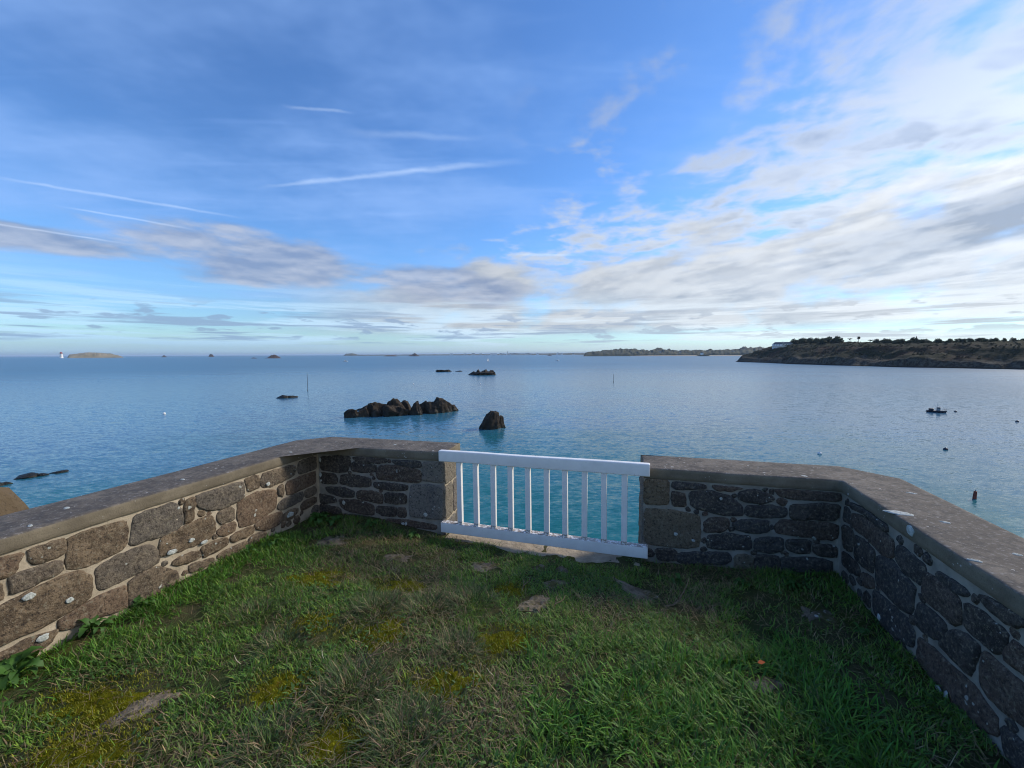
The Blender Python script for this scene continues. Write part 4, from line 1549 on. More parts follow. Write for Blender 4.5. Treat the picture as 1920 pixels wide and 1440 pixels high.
def build_grass():
    # short turf
    x, y = lawn_points(150000)
    bare, moss, lush, lf, soil, dry = fields(x, y)
    clump = fbm(x * 7, y * 7, 2, 81)
    p = (1 - bare) * (1 - 0.93 * moss) * (1 - 0.82 * soil) * (1 - 0.45 * dry) * sst(clump, 0.22, 0.5)
    k = rg.rand(len(x)) < p
    x, y, dry, clump, lf = x[k], y[k], dry[k], clump[k], lf[k]
    n = len(x)
    c = pick(GREEN, (4, 4, 2, 3, 3), n)
    isdry = rg.rand(n) < 0.08 + 0.26 * dry
    c[isdry] = pick(DRY, (3, 2, 3, 2), isdry.sum())
    brt = (rg.rand(n) < lf * 0.8)
    c[brt] = pick(LUSH, (3, 4, 2, 2, 1), brt.sum())
    flow = 2 * math.pi * fbm(x * 1.8, y * 1.8, 2, 90) * 2
    L = rg.uniform(0.022, 0.055, n) * (0.6 + 0.9 * clump) * (1 + 0.45 * lf)
    o = blades('turf_grass', x, y, ground_z(x, y), flow + rg.normal(0, 2.2, n), L, rg.uniform(0.25, 0.93, n), rg.uniform(0.1, 0.7, n), rg.uniform(0.0028, 0.0055, n), c)
    tag(o, 'short matted turf covering most of the terrace', kind='stuff')
    # fuzz of the moss cushions
    xs, ys = [], []
    for mx_, my_, a, b, sd, _ in MOSS:
        m_ = int(80000 * a * b) + 300
        rr, aa = np.sqrt(rg.rand(m_)) * 1.6, rg.uniform(0, 6.283, m_)
        xs.append(mx_ + a * rr * np.cos(aa))
        ys.append(my_ + b * rr * np.sin(aa))
    x, y = np.concatenate(xs), np.concatenate(ys)
    k = fields(x, y)[1] > rg.uniform(0.08, 0.45, len(x))
    x, y = x[k], y[k]
    n = len(x)
    o = blades('moss_fuzz', x, y, ground_z(x, y) + 0.008, rg.uniform(0, 6.283, n), rg.uniform(0.010, 0.022, n), rg.uniform(0.0, 0.7, n), rg.uniform(0, 0.4, n), rg.uniform(0.002, 0.004, n),
               pick([(.19, .205, .010), (.25, .25, .012), (.14, .14, .012), (.14, .09, .018)], (4, 3, 3, 1), n))
    tag(o, 'yellow green fuzz of moss in the turf', kind='stuff')
    # withered stalks lying in the turf
    x, y = lawn_points(52000)
    bare, moss, lush, lf, soil, dry = fields(x, y)
    k = rg.rand(len(x)) < (0.08 + 0.62 * dry + 0.22 * soil) * (1 - bare * 0.8) * (1 - 0.8 * lush) * (1 - 0.6 * moss)
    x, y = x[k], y[k]
    n = len(x)
    o = blades('dry_grass', x, y, ground_z(x, y) + rg.uniform(0.0, 0.022, n), rg.uniform(0, 6.283, n), rg.uniform(0.03, 0.085, n), rg.uniform(0.80, 0.995, n), rg.uniform(-0.1, 0.35, n), rg.uniform(0.0014, 0.0030, n), pick(DRY, (3, 2, 3, 2), n))
    tag(o, 'brown withered grass stalks lying in the turf', kind='stuff')
    # lush long grass
    x, y = lawn_points(150000)
    bare, moss, lush, lf, soil, dry = fields(x, y)
    clump = fbm(x * 5, y * 5, 2, 101)
    edge = sst((x - RC[0]) * N_R[0] + (y - RC[1]) * N_R[1], -0.5, -0.1)
    k = rg.rand(len(x)) < (0.75 * lush * (1 - 0.8 * bare) * sst(clump, 0.2, 0.55) + 0.12 * edge * (1 - soil) + 0.16 * lf * sst(clump, 0.4, 0.65)) * 0.55
    x, y, clump, lush = x[k], y[k], clump[k], lush[k]
    n = len(x)
    flow = 2 * math.pi * fbm(x * 2.5, y * 2.5, 2, 110) * 2
    o = blades('long_grass', x, y, ground_z(x, y), flow + rg.normal(0, 1.5, n), rg.uniform(0.040, 0.105, n) * (0.55 + 0.75 * clump) * (0.75 + 0.35 * lush), rg.uniform(0.1, 0.75, n), rg.uniform(0.2, 1.0, n), rg.uniform(0.0045, 0.0085, n), pick(LUSH, (4, 4, 3, 2, 3), n))
    tag(o, 'lush long green grass on the right part of the terrace', kind='stuff')
    # small broad leaves of clover and plantain
    x, y = lawn_points(30000)
    bare, moss, lush, lf, soil, dry = fields(x, y)
    k = rg.rand(len(x)) < (1 - bare) * sst(fbm(x * 3.1, y * 3.1, 3, 121), 0.50, 0.66) * (1 - 0.5 * dry) * 0.8
    x, y = x[k], y[k]
    n = len(x)
    o = blades('clover', x, y, ground_z(x, y) + rg.uniform(0.008, 0.030, n), rg.uniform(0, 6.283, n), rg.uniform(0.012, 0.026, n), rg.uniform(0.75, 0.99, n), rg.uniform(-0.1, 0.5, n), rg.uniform(0.008, 0.014, n),
               pick([(.060, .130, .024), (.085, .165, .030), (.042, .095, .018)], (3, 2, 3), n))
    tag(o, 'small broad leaves of clover and plantain in the turf', kind='stuff')
    # tussocks
    for tx, ty, rad, h, sd, lab in TUSS:
        n = 620
        rr = rad * 1.0 * np.sqrt(rg.rand(n))
        aa = rg.uniform(0, 6.283, n)
        x, y = tx + rr * np.cos(aa), ty + rr * np.sin(aa)
        c = pick([(.060, .105, .026), (.080, .130, .034), (.046, .078, .020), (.115, .140, .055)], (4, 3, 3, 2), n)
        dd = rg.rand(n) < 0.24
        c[dd] = pick(DRY, (3, 2, 3, 2), dd.sum())
        o = blades('grass_tussock', x, y, ground_z(x, y), aa + rg.normal(0, 1.0, n), h * rg.uniform(0.4, 1.0, n), np.clip(0.18 + 0.7 * rr / rad + rg.normal(0, .15, n), 0.05, .95), rg.uniform(0.15, 0.9, n), rg.uniform(0.0026, 0.0048, n), c)
        tag(o, lab, 'tussock', 'grass tussocks on the lawn')


build_grass()

# ------------------------------------------------------------------ leafy weeds
WEEDS = [  # x, y, leaf length, leaves, seed, label
    (-2.47, 2.22, .17, 16, 1, 'broad leaved weed rosette below the big left wall stone'),
    (-2.52, 1.90, .19, 16, 2, 'bright weed rosette at the left edge of the picture'),
    (-2.40, 2.46, .12, 12, 3, 'small weed rosette further along the left wall foot'),
    (-2.03, 3.26, .15, 14, 4, 'green dock rosette in the grass before the wall corner'),
    (-1.86, 3.74, .16, 20, 5, 'dark bushy weed tucked into the left wall corner'),
    (-1.70, 3.70, .13, 14, 6, 'low weed beside the bushy one in the wall corner'),
    (-2.12, 3.10, .12, 10, 7, 'small dock rosette nearer along the left wall foot'),
    (-0.92, 3.55, .11, 14, 8, 'leafy weed at the foot of the left gate pier'),
    (1.20, 2.80, .10, 12, 9, 'pale green weed behind the long flaky rock'),
    (1.95, 2.66, .10, 12, 10, 'dark weed in the shaded right wall corner'),
    (2.02, 2.18, .09, 12, 11, 'small dark weed on soil against the right wall'),
    (1.65, 2.74, .09, 10, 12, 'little weed at the foot of the right front wall'),
    (-1.35, 3.66, .10, 10, 13, 'low leafy weed along the left front wall'),
]


def leaf_mesh(seed, toothed):
    rs = random.Random(seed)
    V, F = [], []
    n = 9
    for i in range(n + 1):
        t = i / n
        w = 0.16 * math.sin(math.pi * min(1, t * 0.93 + 0.05)) ** 0.8 * (0.55 + 0.7 * t)
        if toothed and i % 2:
            w *= 0.62
        x = t * math.cos(0.9 * t)
        z = 0.75 * t - 0.85 * t * t
        V += [(x, -w, z + w * 0.35 + rs.uniform(-.01, .01)), (x, 0, z), (x, w, z + w * 0.35 + rs.uniform(-.01, .01))]
    for i in range(n):
        a = i * 3
        F += [(a, a + 3, a + 4, a + 1), (a + 1, a + 4, a + 5, a + 2)]
    me = bpy.data.meshes.new('leaf')
    me.from_pydata(V, [], F)
    me.polygons.foreach_set('use_smooth', [True] * len(F))
    me.materials.append(MAT['weed'])
    return me


def build_weeds():
    lm = [leaf_mesh(1, False), leaf_mesh(2, True), leaf_mesh(3, True)]
    for x, y, L, n, sd, lab in WEEDS:
        rs = random.Random(sd)
        root = thing('weed_rosette', lab, 'weed', (x, y, gz(x, y)), rs.uniform(0, 6), 'leafy weeds on the terrace')
        for i in range(n):
            o = ob('leaf', lm[(sd + (i % 2)) % 3], root, (rs.uniform(-.02, .02), rs.uniform(-.02, .02), rs.uniform(0, .02)))
            inner = i / n
            o.rotation_euler = (rs.uniform(-.35, .35), -rs.uniform(-0.1, 0.45) - 0.6 * inner, i * 2.39996 + rs.uniform(-.3, .3))
            s = L * rs.uniform(0.6, 1.1)
            o.scale = (s, s * rs.uniform(0.8, 1.2), s)


build_weeds()


def build_litter():
    # the bent dead twig standing before the right pier
    x, y = 1.02, 2.50
    z = gz(x, y)
    tw = thing('dead_twig', 'bent dead twig standing up beside the long flaky rock', 'twig', (x, y, z))
    bm = bmesh.new()
    bm_tube(bm, [(-.02, 0, 0.0), (.03, 0, .008), (.07, .005, .035), (.10, .01, .085), (.125, .01, .14), (.14, .015, .185)], [.0065, .006, .0055, .0045, .0035, .0015], 7)
    bm_obj('stem', bm, MAT['twig'], tw, True)
    bm = bmesh.new()
    bm_tube(bm, [(.07, .005, .035), (.066, .002, .065), (.072, -.005, .09)], [.004, .003, .0015], 6)
    bm_obj('side_shoot', bm, MAT['twig'], tw, True)
    # dead leaf
    lx, ly = 1.235, 1.90
    V = [(0, 0, 0), (.018, .012, .008), (.036, .005, .004), (.032, -.011, .012), (.012, -.014, .003), (.019, 0, .001)]
    F = [(0, 5, 1), (1, 5, 2), (2, 5, 3), (3, 5, 4), (4, 5, 0)]
    tag(me_obj('dead_leaf', V, F, MAT['deadleaf'], None, True, (lx, ly, gz(lx, ly) + 0.055)), 'orange dead leaf in the lush grass on the right', 'leaf')
    # loose twigs and bleached straws
    tw = [(-0.72, 1.98, .16, 25, 'thin grey twig on dry grass in the lower middle'), (0.10, 2.72, .15, 60, 'dry forked twig behind the pale tan rock'), (0.30, 2.46, .14, 40, 'dry twig right of the pale tan rock'),
          (-0.98, 1.72, .10, 70, 'short twig beside the yellow moss cushion')]
    for i, (x, y, L, a, lab) in enumerate(tw):
        t = thing('dry_twig', lab, 'twig', (x, y, gz(x, y) + 0.022), R(a))
        bm = bmesh.new()
        bm_tube(bm, [(-L / 2, 0, 0), (-L / 6, .012, .012), (L / 5, -.004, .02), (L / 2, .01, .03)], [.0035, .003, .0026, .0012], 6)
        bm_obj('stem', bm, MAT['twig'], t, True)
        bm = bmesh.new()
        bm_tube(bm, [(-L / 6, .012, .012), (L / 12, .035, .022), (L / 5, .05, .02)], [.0024, .002, .001], 6)
        bm_obj('side_shoot', bm, MAT['twig'], t, True)
    rs = random.Random(9)
    spots = [(-0.83, 1.64, 'lowest bleached straw'), (-1.42, 1.93, 'bleached straw left of the tussocks'), (-0.12, 1.86, 'upright bleached straw by the thin moss patch'), (-1.0, 1.98, 'short bleached straw above the wide tussock'), (-0.62, 1.70, 'bleached straw between two tussocks')]
    for x, y, lab in spots:
        bm = bmesh.new()
        L = rs.uniform(.035, .055)
        bm_tube(bm, [(-L / 2, 0, 0), (0, .004, .012), (L / 2, 0, .03)], [.0012, .0016, .0008], 5)
        o = bm_obj('straw_stalk', bm, MAT['straw'], None, True, (x, y, gz(x, y) + 0.035))
        o.rotation_euler = (0, rs.uniform(-.5, .1), rs.uniform(0, 6.28))
        tag(o, lab + ' on the lawn', 'straw', 'bleached straws on the lawn')


build_litter()

# ------------------------------------------------------------------ rocks in the sea
def boulder(parent, cx, cy, w, h, depth, seed, m, sub=3, lean=0.0, pointy=0.0, name='boulder'):
    v, f = rock_geo(seed, (1, 1, 1), sub, 16, 0.11, 2.5, 0.45)
    lo, hi = v.min(0), v.max(0)
    v = (v - (lo + hi) / 2) / ((hi - lo) / 2)
    z = v[:, 2]
    v[:, 0] *= 1 - pointy * np.clip(z, 0, 1)
    v[:, 0] += lean * np.clip(z, 0, 1)
    v = v * np.array([w / 2, depth / 2, 1.0])
    v[:, 2] = np.where(z > 0, z * h, z * min(h, 3.0) * 0.6)
    return me_obj(name, v, f, m, parent, False, (cx, cy, 0))


def islet(name, label, x, y, mpp, xc, ybase, rocks, seed, m='searock', sub=4, cat='rock'):
    """rocks: (x0, x1, ytop, ybase) sizes read in units of mpp metres"""
    rz = math.atan2(-x, y)
    t = thing(name, label, cat, (x, y, SEA), rz)
    for i, r in enumerate(rocks):
        x0, x1, yt, yb = r[:4]
        w, h = (x1 - x0) * mpp, (yb - yt) * mpp
        boulder(t, ((x0 + x1) / 2 - xc) * mpp, min(14.0, max(0.0, (ybase - yb) * mpp * 3.0)), w * 1.08, h, max(w * 0.8, h * 0.9), seed + i, MAT[m], sub, *(r[4:] if len(r) > 4 else ()))
    return t


def build_searocks():
    islet('rock_islet', 'long dark islet of piled boulders, largest of the rocks in the bay', -38.9, 141.7, 0.1986, 757, 778,
          [(657, 682, 763, 778), (676, 700, 760, 778), (692, 716, 752, 776), (700, 730, 748, 772), (722, 760, 757, 778), (726, 764, 740, 770, 0.1, 0.05), (748, 772, 744, 768, 0, 0.1),
           (766, 790, 753, 778, 0.15, 0.2), (779, 806, 748, 770, 0, 0.1), (792, 824, 752, 775), (804, 852, 743, 771, -0.05, 0.05), (836, 861, 756, 769, -0.2, 0.2), (700, 722, 765, 778), (740, 770, 762, 778), (812, 834, 760, 774)], 500)
    islet('rock_islet', 'low dark reef awash behind the left end of the long islet', -55.0, 156.0, 0.22, 670, 761,
          [(650, 690, 752, 761), (640, 655, 757, 760), (684, 698, 755, 761)], 540)
    islet('sea_stack', 'dark wedge of rock standing alone in teal water above the gate', -5.98, 115.2, 0.1568, 922, 803,
          [(899, 936, 770, 803, 0.3, 0.25), (924, 947, 777, 801, -0.1, 0.15), (908, 936, 775, 803, 0.1, 0.1), (938, 949, 788, 800)], 560)
    islet('rock_islet', 'dark craggy islet far out beyond the long islet', -30.7, 417.0, 0.5607, 905, 703,
          [(876, 898, 696, 703, 0, .3), (890, 908, 692, 703, 0, .2), (902, 918, 692, 703), (912, 930, 694, 703, 0, .2), (886, 925, 697, 704)], 580)
    islet('rock_islet', 'thin flat reef left of the far craggy islet', -83.3, 497.8, 0.6765, 835, 697, [(818, 836, 694, 698), (830, 846, 693, 697), (852, 866, 697, 699)], 590)
    islet('rock_islet', 'small lone brown rock near the thin pole', -113.8, 200.2, 0.3096, 538, 746, [(523, 542, 741, 746, .2, .4), (534, 554, 742.5, 746)], 600)
    islet('rock_islet', 'low dark ledges awash beyond the left parapet', -83.9, 68.1, 0.1472, 60, 900,
          [(46, 66, 888, 893), (20, 40, 896, 900), (4, 26, 905, 908), (74, 90, 890.5, 893), (36, 46, 899, 902), (-30, 0, 902, 907), (64, 74, 891, 894), (6, 18, 897.5, 900)], 610, 'searock')
    # crag of the shore at the left edge
    t = thing('shore_crag', 'red brown crag of the shore at the left edge beyond the parapet', 'rock', (-26.75, 19.6, SEA), R(52))
    for i, (x, y, w, h, d) in enumerate(((0.0, 0, 8.5, 14.7, 9), (-6, 1, 10, 14.5, 10), (-3, -4, 11, 10, 8), (3.0, -3, 8, 9.5, 7))):
        boulder(t, x, y, w, h, d, 640 + i, MAT['redrock'], 4, 0.0, 0.15)
    for i, (px, py, rx, ry, h, lab) in enumerate(()):
        pass


build_searocks()


# ------------------------------------------------------------------ headland on the right
COAST = np.array([(1700, 250), (1100, 300), (840, 372), (722, 428), (640, 494), (582, 580), (560, 690), (556, 775), (566, 900), (577, 1043), (640, 1125), (760, 1180), (1000, 1240), (1700, 1300)], float)


def coast_depth(x, y):
    """distance inland of the shoreline (negative at sea)"""
    best = np.full(x.shape, 1e9)
    inside = np.zeros(x.shape, bool)
    poly = np.vstack([COAST, [(1701, 250)]])
    for i in range(len(COAST) - 1):
        a, b = COAST[i], COAST[i + 1]
        ab = b - a
        t = np.clip(((x - a[0]) * ab[0] + (y - a[1]) * ab[1]) / (ab @ ab), 0, 1)
        best = np.minimum(best, np.hypot(x - a[0] - t * ab[0], y - a[1] - t * ab[1]))
    n = len(poly)
    for i in range(n):
        a, b = poly[i], poly[(i + 1) % n]
        c = ((a[1] > y) != (b[1] > y)) & (x < (b[0] - a[0]) * (y - a[1]) / (b[1] - a[1] + 1e-9) + a[0])
        inside ^= c
    return np.where(inside, best, -best)


def headland_z(x, y):
    d = coast_depth(x, y)
    d = d + 26 * (fbm(x / 55, y / 55, 4, 201) - 0.5) + 9 * (fbm(x / 14, y / 14, 3, 211) - 0.5)
    cl = 10.5 + 18 * (fbm(x / 45, y / 45, 3, 220) - 0.5)
    h = cl * sst(d, -1, 15) + (37.0 - cl) * sst(d, 6, 92) ** 0.85
    h = h + 6.0 * sst(y, 640, 860) * sst(d, 40, 120)
    h = h + 4 * (fbm(x / 30, y / 30, 4, 230) - 0.5) * sst(d, 5, 40) + 3.5 * (fbm(x / 9, y / 9, 3, 240) - 0.5) * sst(d, 0, 6)
    return np.where(d > -2, SEA - 0.4 + h, SEA - 3.0)


def hz1(x, y):
    return float(headland_z(np.array([x]), np.array([y]))[0])


def at_headland(az, inland):
    a = R(az)
    r = np.arange(560, 1500, 3.0)
    x, y = r * math.sin(a), r * math.cos(a)
    d = coast_depth(x, y)
    k = np.argmax(d > inland)
    return float(x[k]), float(y[k])


def build_headland():
    st = 3.6
    xs, ys = np.arange(535, 1010, st), np.arange(330, 1190, st)
    X_, Y_ = np.meshgrid(xs, ys)
    Z_ = headland_z(X_, Y_)
    h, w = X_.shape
    V = np.stack([X_, Y_, Z_], -1).reshape(-1, 3)
    idx = np.arange(h * w).reshape(h, w)
    F = np.stack([idx[:-1, :-1], idx[:-1, 1:], idx[1:, 1:], idx[1:, :-1]], -1).reshape(-1, 4)
    F = F[(Z_.reshape(-1)[F].max(1) > SEA - 1)]
    tag(me_obj('headland', V, F.tolist(), MAT['headland'], smooth=True), 'dark moorland headland with rocky foot, on the right', kind='structure')


build_headland()


def leaf_cards(centres, rads, n, size, seed, flat=1.0):
    """crown of small leaf clumps: random quads spread through lobes"""
    rs = np.random.RandomState(seed)
    V, F = [], []
    for (cx, cy, cz), (ra, rb, rc), m in zip(centres, rads, n):
        for _ in range(m):
            d = rs.normal(size=3)
            d /= np.linalg.norm(d)
            r = rs.uniform(0.55, 1.05)
            p = np.array([cx + d[0] * ra * r, cy + d[1] * rb * r, cz + d[2] * rc * r])
            a = rs.normal(size=3)
            a /= np.linalg.norm(a)
            b = np.cross(a, d)
            b /= np.linalg.norm(b) + 1e-6
            s = size * rs.uniform(0.6, 1.3)
            k = len(V)
            V += [tuple(p - a * s), tuple(p + b * s * 0.7), tuple(p + a * s), tuple(p - b * s * 0.7)]
            F.append((k, k + 1, k + 2, k + 3))
    return V, F


def mesh_of(name, V, F, m):
    me = bpy.data.meshes.new(name)
    me.from_pydata([tuple(v) for v in V], [], F)
    me.materials.append(m)
    return me


def trunk_mesh(h, r, seed, limbs):
    rs = random.Random(seed)
    bm = bmesh.new()
    bm_tube(bm, [(0, 0, -1), (rs.uniform(-.2, .2), 0, h * .4), (rs.uniform(-.5, .5), rs.uniform(-.3, .3), h * .8), (0, 0, h)], [r, r * .8, r * .55, r * .2], 7)
    for i in range(limbs):
        a, z = rs.uniform(0, 6.28), h * rs.uniform(.5, .85)
        L = h * rs.uniform(.2, .34)
        bm_tube(bm, [(0, 0, z), (math.cos(a) * L * .6, math.sin(a) * L * .6, z + L * .35), (math.cos(a) * L, math.sin(a) * L, z + L * .6)], [r * .4, r * .28, r * .1], 5)
    me = bpy.data.meshes.new('trunk')
    bm.to_mesh(me)
    bm.free()
    me.materials.append(MAT['bark'])
    return me


def build_trees():
    rs = random.Random(77)
    kinds = []
    for k in range(3):       # dense rounded evergreen
        r = random.Random(k)
        cs = [(r.uniform(-3, 3), r.uniform(-2.5, 2.5), r.uniform(1.0, 7.5)) for _ in range(11)]
        rd = [(r.uniform(2.2, 3.6), r.uniform(2.2, 3.4), r.uniform(1.7, 2.8)) for _ in cs]
        V, F = leaf_cards(cs, rd, [85] * 11, 0.75, k)
        kinds.append((mesh_of('crown', V, F, MAT['leafdark']), trunk_mesh(8, .45, k, 5)))
    for k in range(2):       # umbrella pine
        r = random.Random(10 + k)
        cs = [(r.uniform(-3.0, 3.0), r.uniform(-2.5, 2.5), 10.5 + r.uniform(-2.2, 1.4)) for _ in range(7)]
        rd = [(r.uniform(1.1, 2.1), r.uniform(1.1, 2.0), r.uniform(.5, 1.0)) for _ in cs]
        V, F = leaf_cards(cs, rd, [60] * 7, 0.6, 20 + k)
        kinds.append((mesh_of('crown', V, F, MAT['leafdark']), trunk_mesh(11, .35, 10 + k, 5)))
    r = random.Random(30)    # spire conifer
    cs = [(0, 0, 2 + i * 1.5) for i in range(8)]
    rd = [(2.6 - i * .3, 2.6 - i * .3, 1.2) for i in range(8)]
    V, F = leaf_cards(cs, rd, [70] * 8, 0.6, 31)
    kinds.append((mesh_of('crown', V, F, MAT['leafdark']), trunk_mesh(13, .3, 30, 2)))
    # azimuth in degrees, metres inland, kind, scale, label
    spec = []
    for a in np.arange(35.0, 39.4, 0.19):
        spec.append((float(a) + rs.uniform(-.06, .06), rs.uniform(98, 128), rs.choice((0, 1, 2, 0, 1)), rs.uniform(1.0, 1.6), 'dense dark evergreen in the grove right of the white house'))
    for a, k in ((40.2, 3), (40.9, 4), (41.85, 3)):
        spec.append((a, 108, k, 0.8 + 0.25 * (k == 4), ('lone umbrella pine just right of the grove', 'middle umbrella pine of the three on the headland', 'umbrella pine nearest the frame edge of the three on the headland')[len([s for s in spec if 'umbrella' in s[4]])]))
    for a in np.arange(42.3, 45.9, 0.24):
        spec.append((float(a) + rs.uniform(-.08, .08), rs.uniform(100, 130), rs.choice((0, 1, 2)), rs.uniform(.75, 1.1), 'rounded dark tree in the middle clump of the headland'))
    spec.append((45.3, 104, 5, .85, 'slim pointed conifer above the middle of the headland'))
    for a in np.arange(46.1, 50.3, 0.27):
        spec.append((float(a) + rs.uniform(-.1, .1), rs.uniform(104, 130), rs.choice((0, 1, 2)), rs.uniform(.55, 1.0), 'low rounded tree towards the right end of the headland'))
    for a in (50.4, 50.9, 51.4, 52.0, 52.7):
        spec.append((a, rs.uniform(104, 126), 1, rs.uniform(.5, .7), 'scrubby tree at the right edge of the headland'))
    for a, inl, k, s, lab in spec:
        x, y = at_headland(a, inl)
        t = thing('umbrella_pine' if k in (3, 4) else 'pointed_conifer' if k == 5 else 'evergreen_tree', lab, 'tree', (x, y, hz1(x, y) - 0.5), rs.uniform(0, 6.28), 'trees on the headland')
        t.scale = (s * rs.uniform(.9, 1.15), s, s * rs.uniform(.85, 1.1))
        ob('trunk', kinds[k][1], t)
        ob('crown', kinds[k][0], t)
    # scrub that roughens the moor
    n = 1500
    x, y = np.random.RandomState(5).uniform(545, 900, n * 3), np.random.RandomState(6).uniform(430, 1100, n * 3)
    d = coast_depth(x, y)
    k = (d > 25) & (d < 150)
    x, y = x[k][:n], y[k][:n]
    z = headland_z(x, y)
    r2 = np.random.RandomState(8)
    cs = [(a, b, c + 0.3) for a, b, c in zip(x, y, z)]
    rd = [(r2.uniform(1.2, 3.2), r2.uniform(1.2, 3.2), r2.uniform(.7, 1.8)) for _ in cs]
    V, F = leaf_cards(cs, rd, [16] * len(cs), 0.8, 9)
    tag(me_obj('scrub', V, F, m_leafy('scrub_leaf', None, (0.018, 0.022, 0.009), (0.042, 0.034, 0.018), 0.05, 0.8)), 'low scrub over the headland moor', kind='stuff')


build_trees()


def house(name, label, x, y, z, w, dpt, h, rh, rz, wallm, group=None, floors=2, bays=5, hip=True, cat='house', chim=True):
    t = thing(name, label, cat, (x, y, z), rz, group)
    bm = bmesh.new()
    bm_box(bm, (0, 0, h / 2 - 2), (w, dpt, h + 4))
    bm_obj('wall', bm, wallm, t)
    k = dpt * 0.45 if hip else 0.0
    e = 0.4
    V = [(-w / 2 - e, -dpt / 2 - e, h), (w / 2 + e, -dpt / 2 - e, h), (w / 2 + e, dpt / 2 + e, h), (-w / 2 - e, dpt / 2 + e, h), (-w / 2 + k, 0, h + rh), (w / 2 - k, 0, h + rh)]
    rf = me_obj('roof', V, [(0, 1, 5, 4), (1, 2, 5), (2, 3, 4, 5), (3, 0, 4), (3, 2, 1, 0)], MAT['slate'], t)
    if chim:
        bm = bmesh.new()
        bm_box(bm, (w * 0.28, 0, h + rh * 0.9), (1.2, 0.8, rh * 0.9 + 1.2))
        bm_obj('chimney', bm, wallm, rf)
    if bays:
        bm = bmesh.new()
        bm_box(bm, (0, 0, 0), (1.5, 0.14, 1.9))
        me = bpy.data.meshes.new('window')
        bm.to_mesh(me)
        bm.free()
        me.materials.append(MAT['window'])
        for f in range(floors):
            for b in range(bays):
                ob('window', me, t, (-w / 2 + w * (b + .5) / bays, -dpt / 2 - 0.03, (f + .55) * h / floors))
    return t


def build_headland_house():
    x, y = at_headland(33.75, 78)
    z = hz1(x, y)
    rz = -R(33.75) + 0.15
    house('white_manor_house', 'white two storey house at the tip of the headland', x, y, z - 1.0, 27, 11, 8.5, 5.0, rz, MAT['white'])
    x2, y2 = at_headland(34.55, 84)
    house('cream_annexe', 'lower pale annexe beside the white house on the headland', x2, y2, hz1(x2, y2) - 1.0, 20, 9, 5.4, 4.0, rz, MAT['cream'], floors=1, bays=4)
    # garden wall in front
    bm = bmesh.new()
    bm_box(bm, (0, 0, 0), (52, 0.6, 3.0), 0.1, 1)
    a, b = at_headland(34.35, 70)
    o = bm_obj('garden_wall', bm, MAT['cream'], None, False, (a, b, hz1(a, b) + 0.2))
    o.rotation_euler = (0, 0, rz)
    tag(o, 'pale garden wall below the white house on the headland', 'wall')


build_headland_house()


# ------------------------------------------------------------------ far coasts and islands
def ridge(name, label, az0, az1, dist, depth, prof, m, seed, rough=0.35, kind='structure', st=None, cat=None):
    """a strip of land along an arc: prof(t) gives its height in metres for t in 0..1"""
    n, k = 260, 14
    F = []
    t, sv = np.meshgrid(np.linspace(0, 1, n + 1), np.linspace(0, 1, k + 1))
    a = np.radians(az0 + (az1 - az0) * t)
    d = np.vectorize(dist)(t) + depth * sv
    hgt = np.vectorize(prof)(t)
    q = 0.5 + rough * (fbm(t * n * 0.17, sv * 3.0, 4, seed) - 0.5) * 2
    bb = np.where(sv > 0, np.abs(np.sin(math.pi * np.minimum(1, sv * 0.62))) ** 0.55, 0)
    V = np.stack([d * np.sin(a), d * np.cos(a), SEA - 0.5 + hgt * bb * (0.5 + q)], -1).reshape(-1, 3)
    for j in range(k):
        for i in range(n):
            a = j * (n + 1) + i
            F.append((a, a + 1, a + n + 2, a + n + 1))
    o = me_obj(name, V, F, m, None, False)
    tag(o, label, cat, kind=kind)
    return o


def bumps(*pts):
    xs, ys = zip(*pts)
    return lambda t: float(np.interp(t, xs, ys))


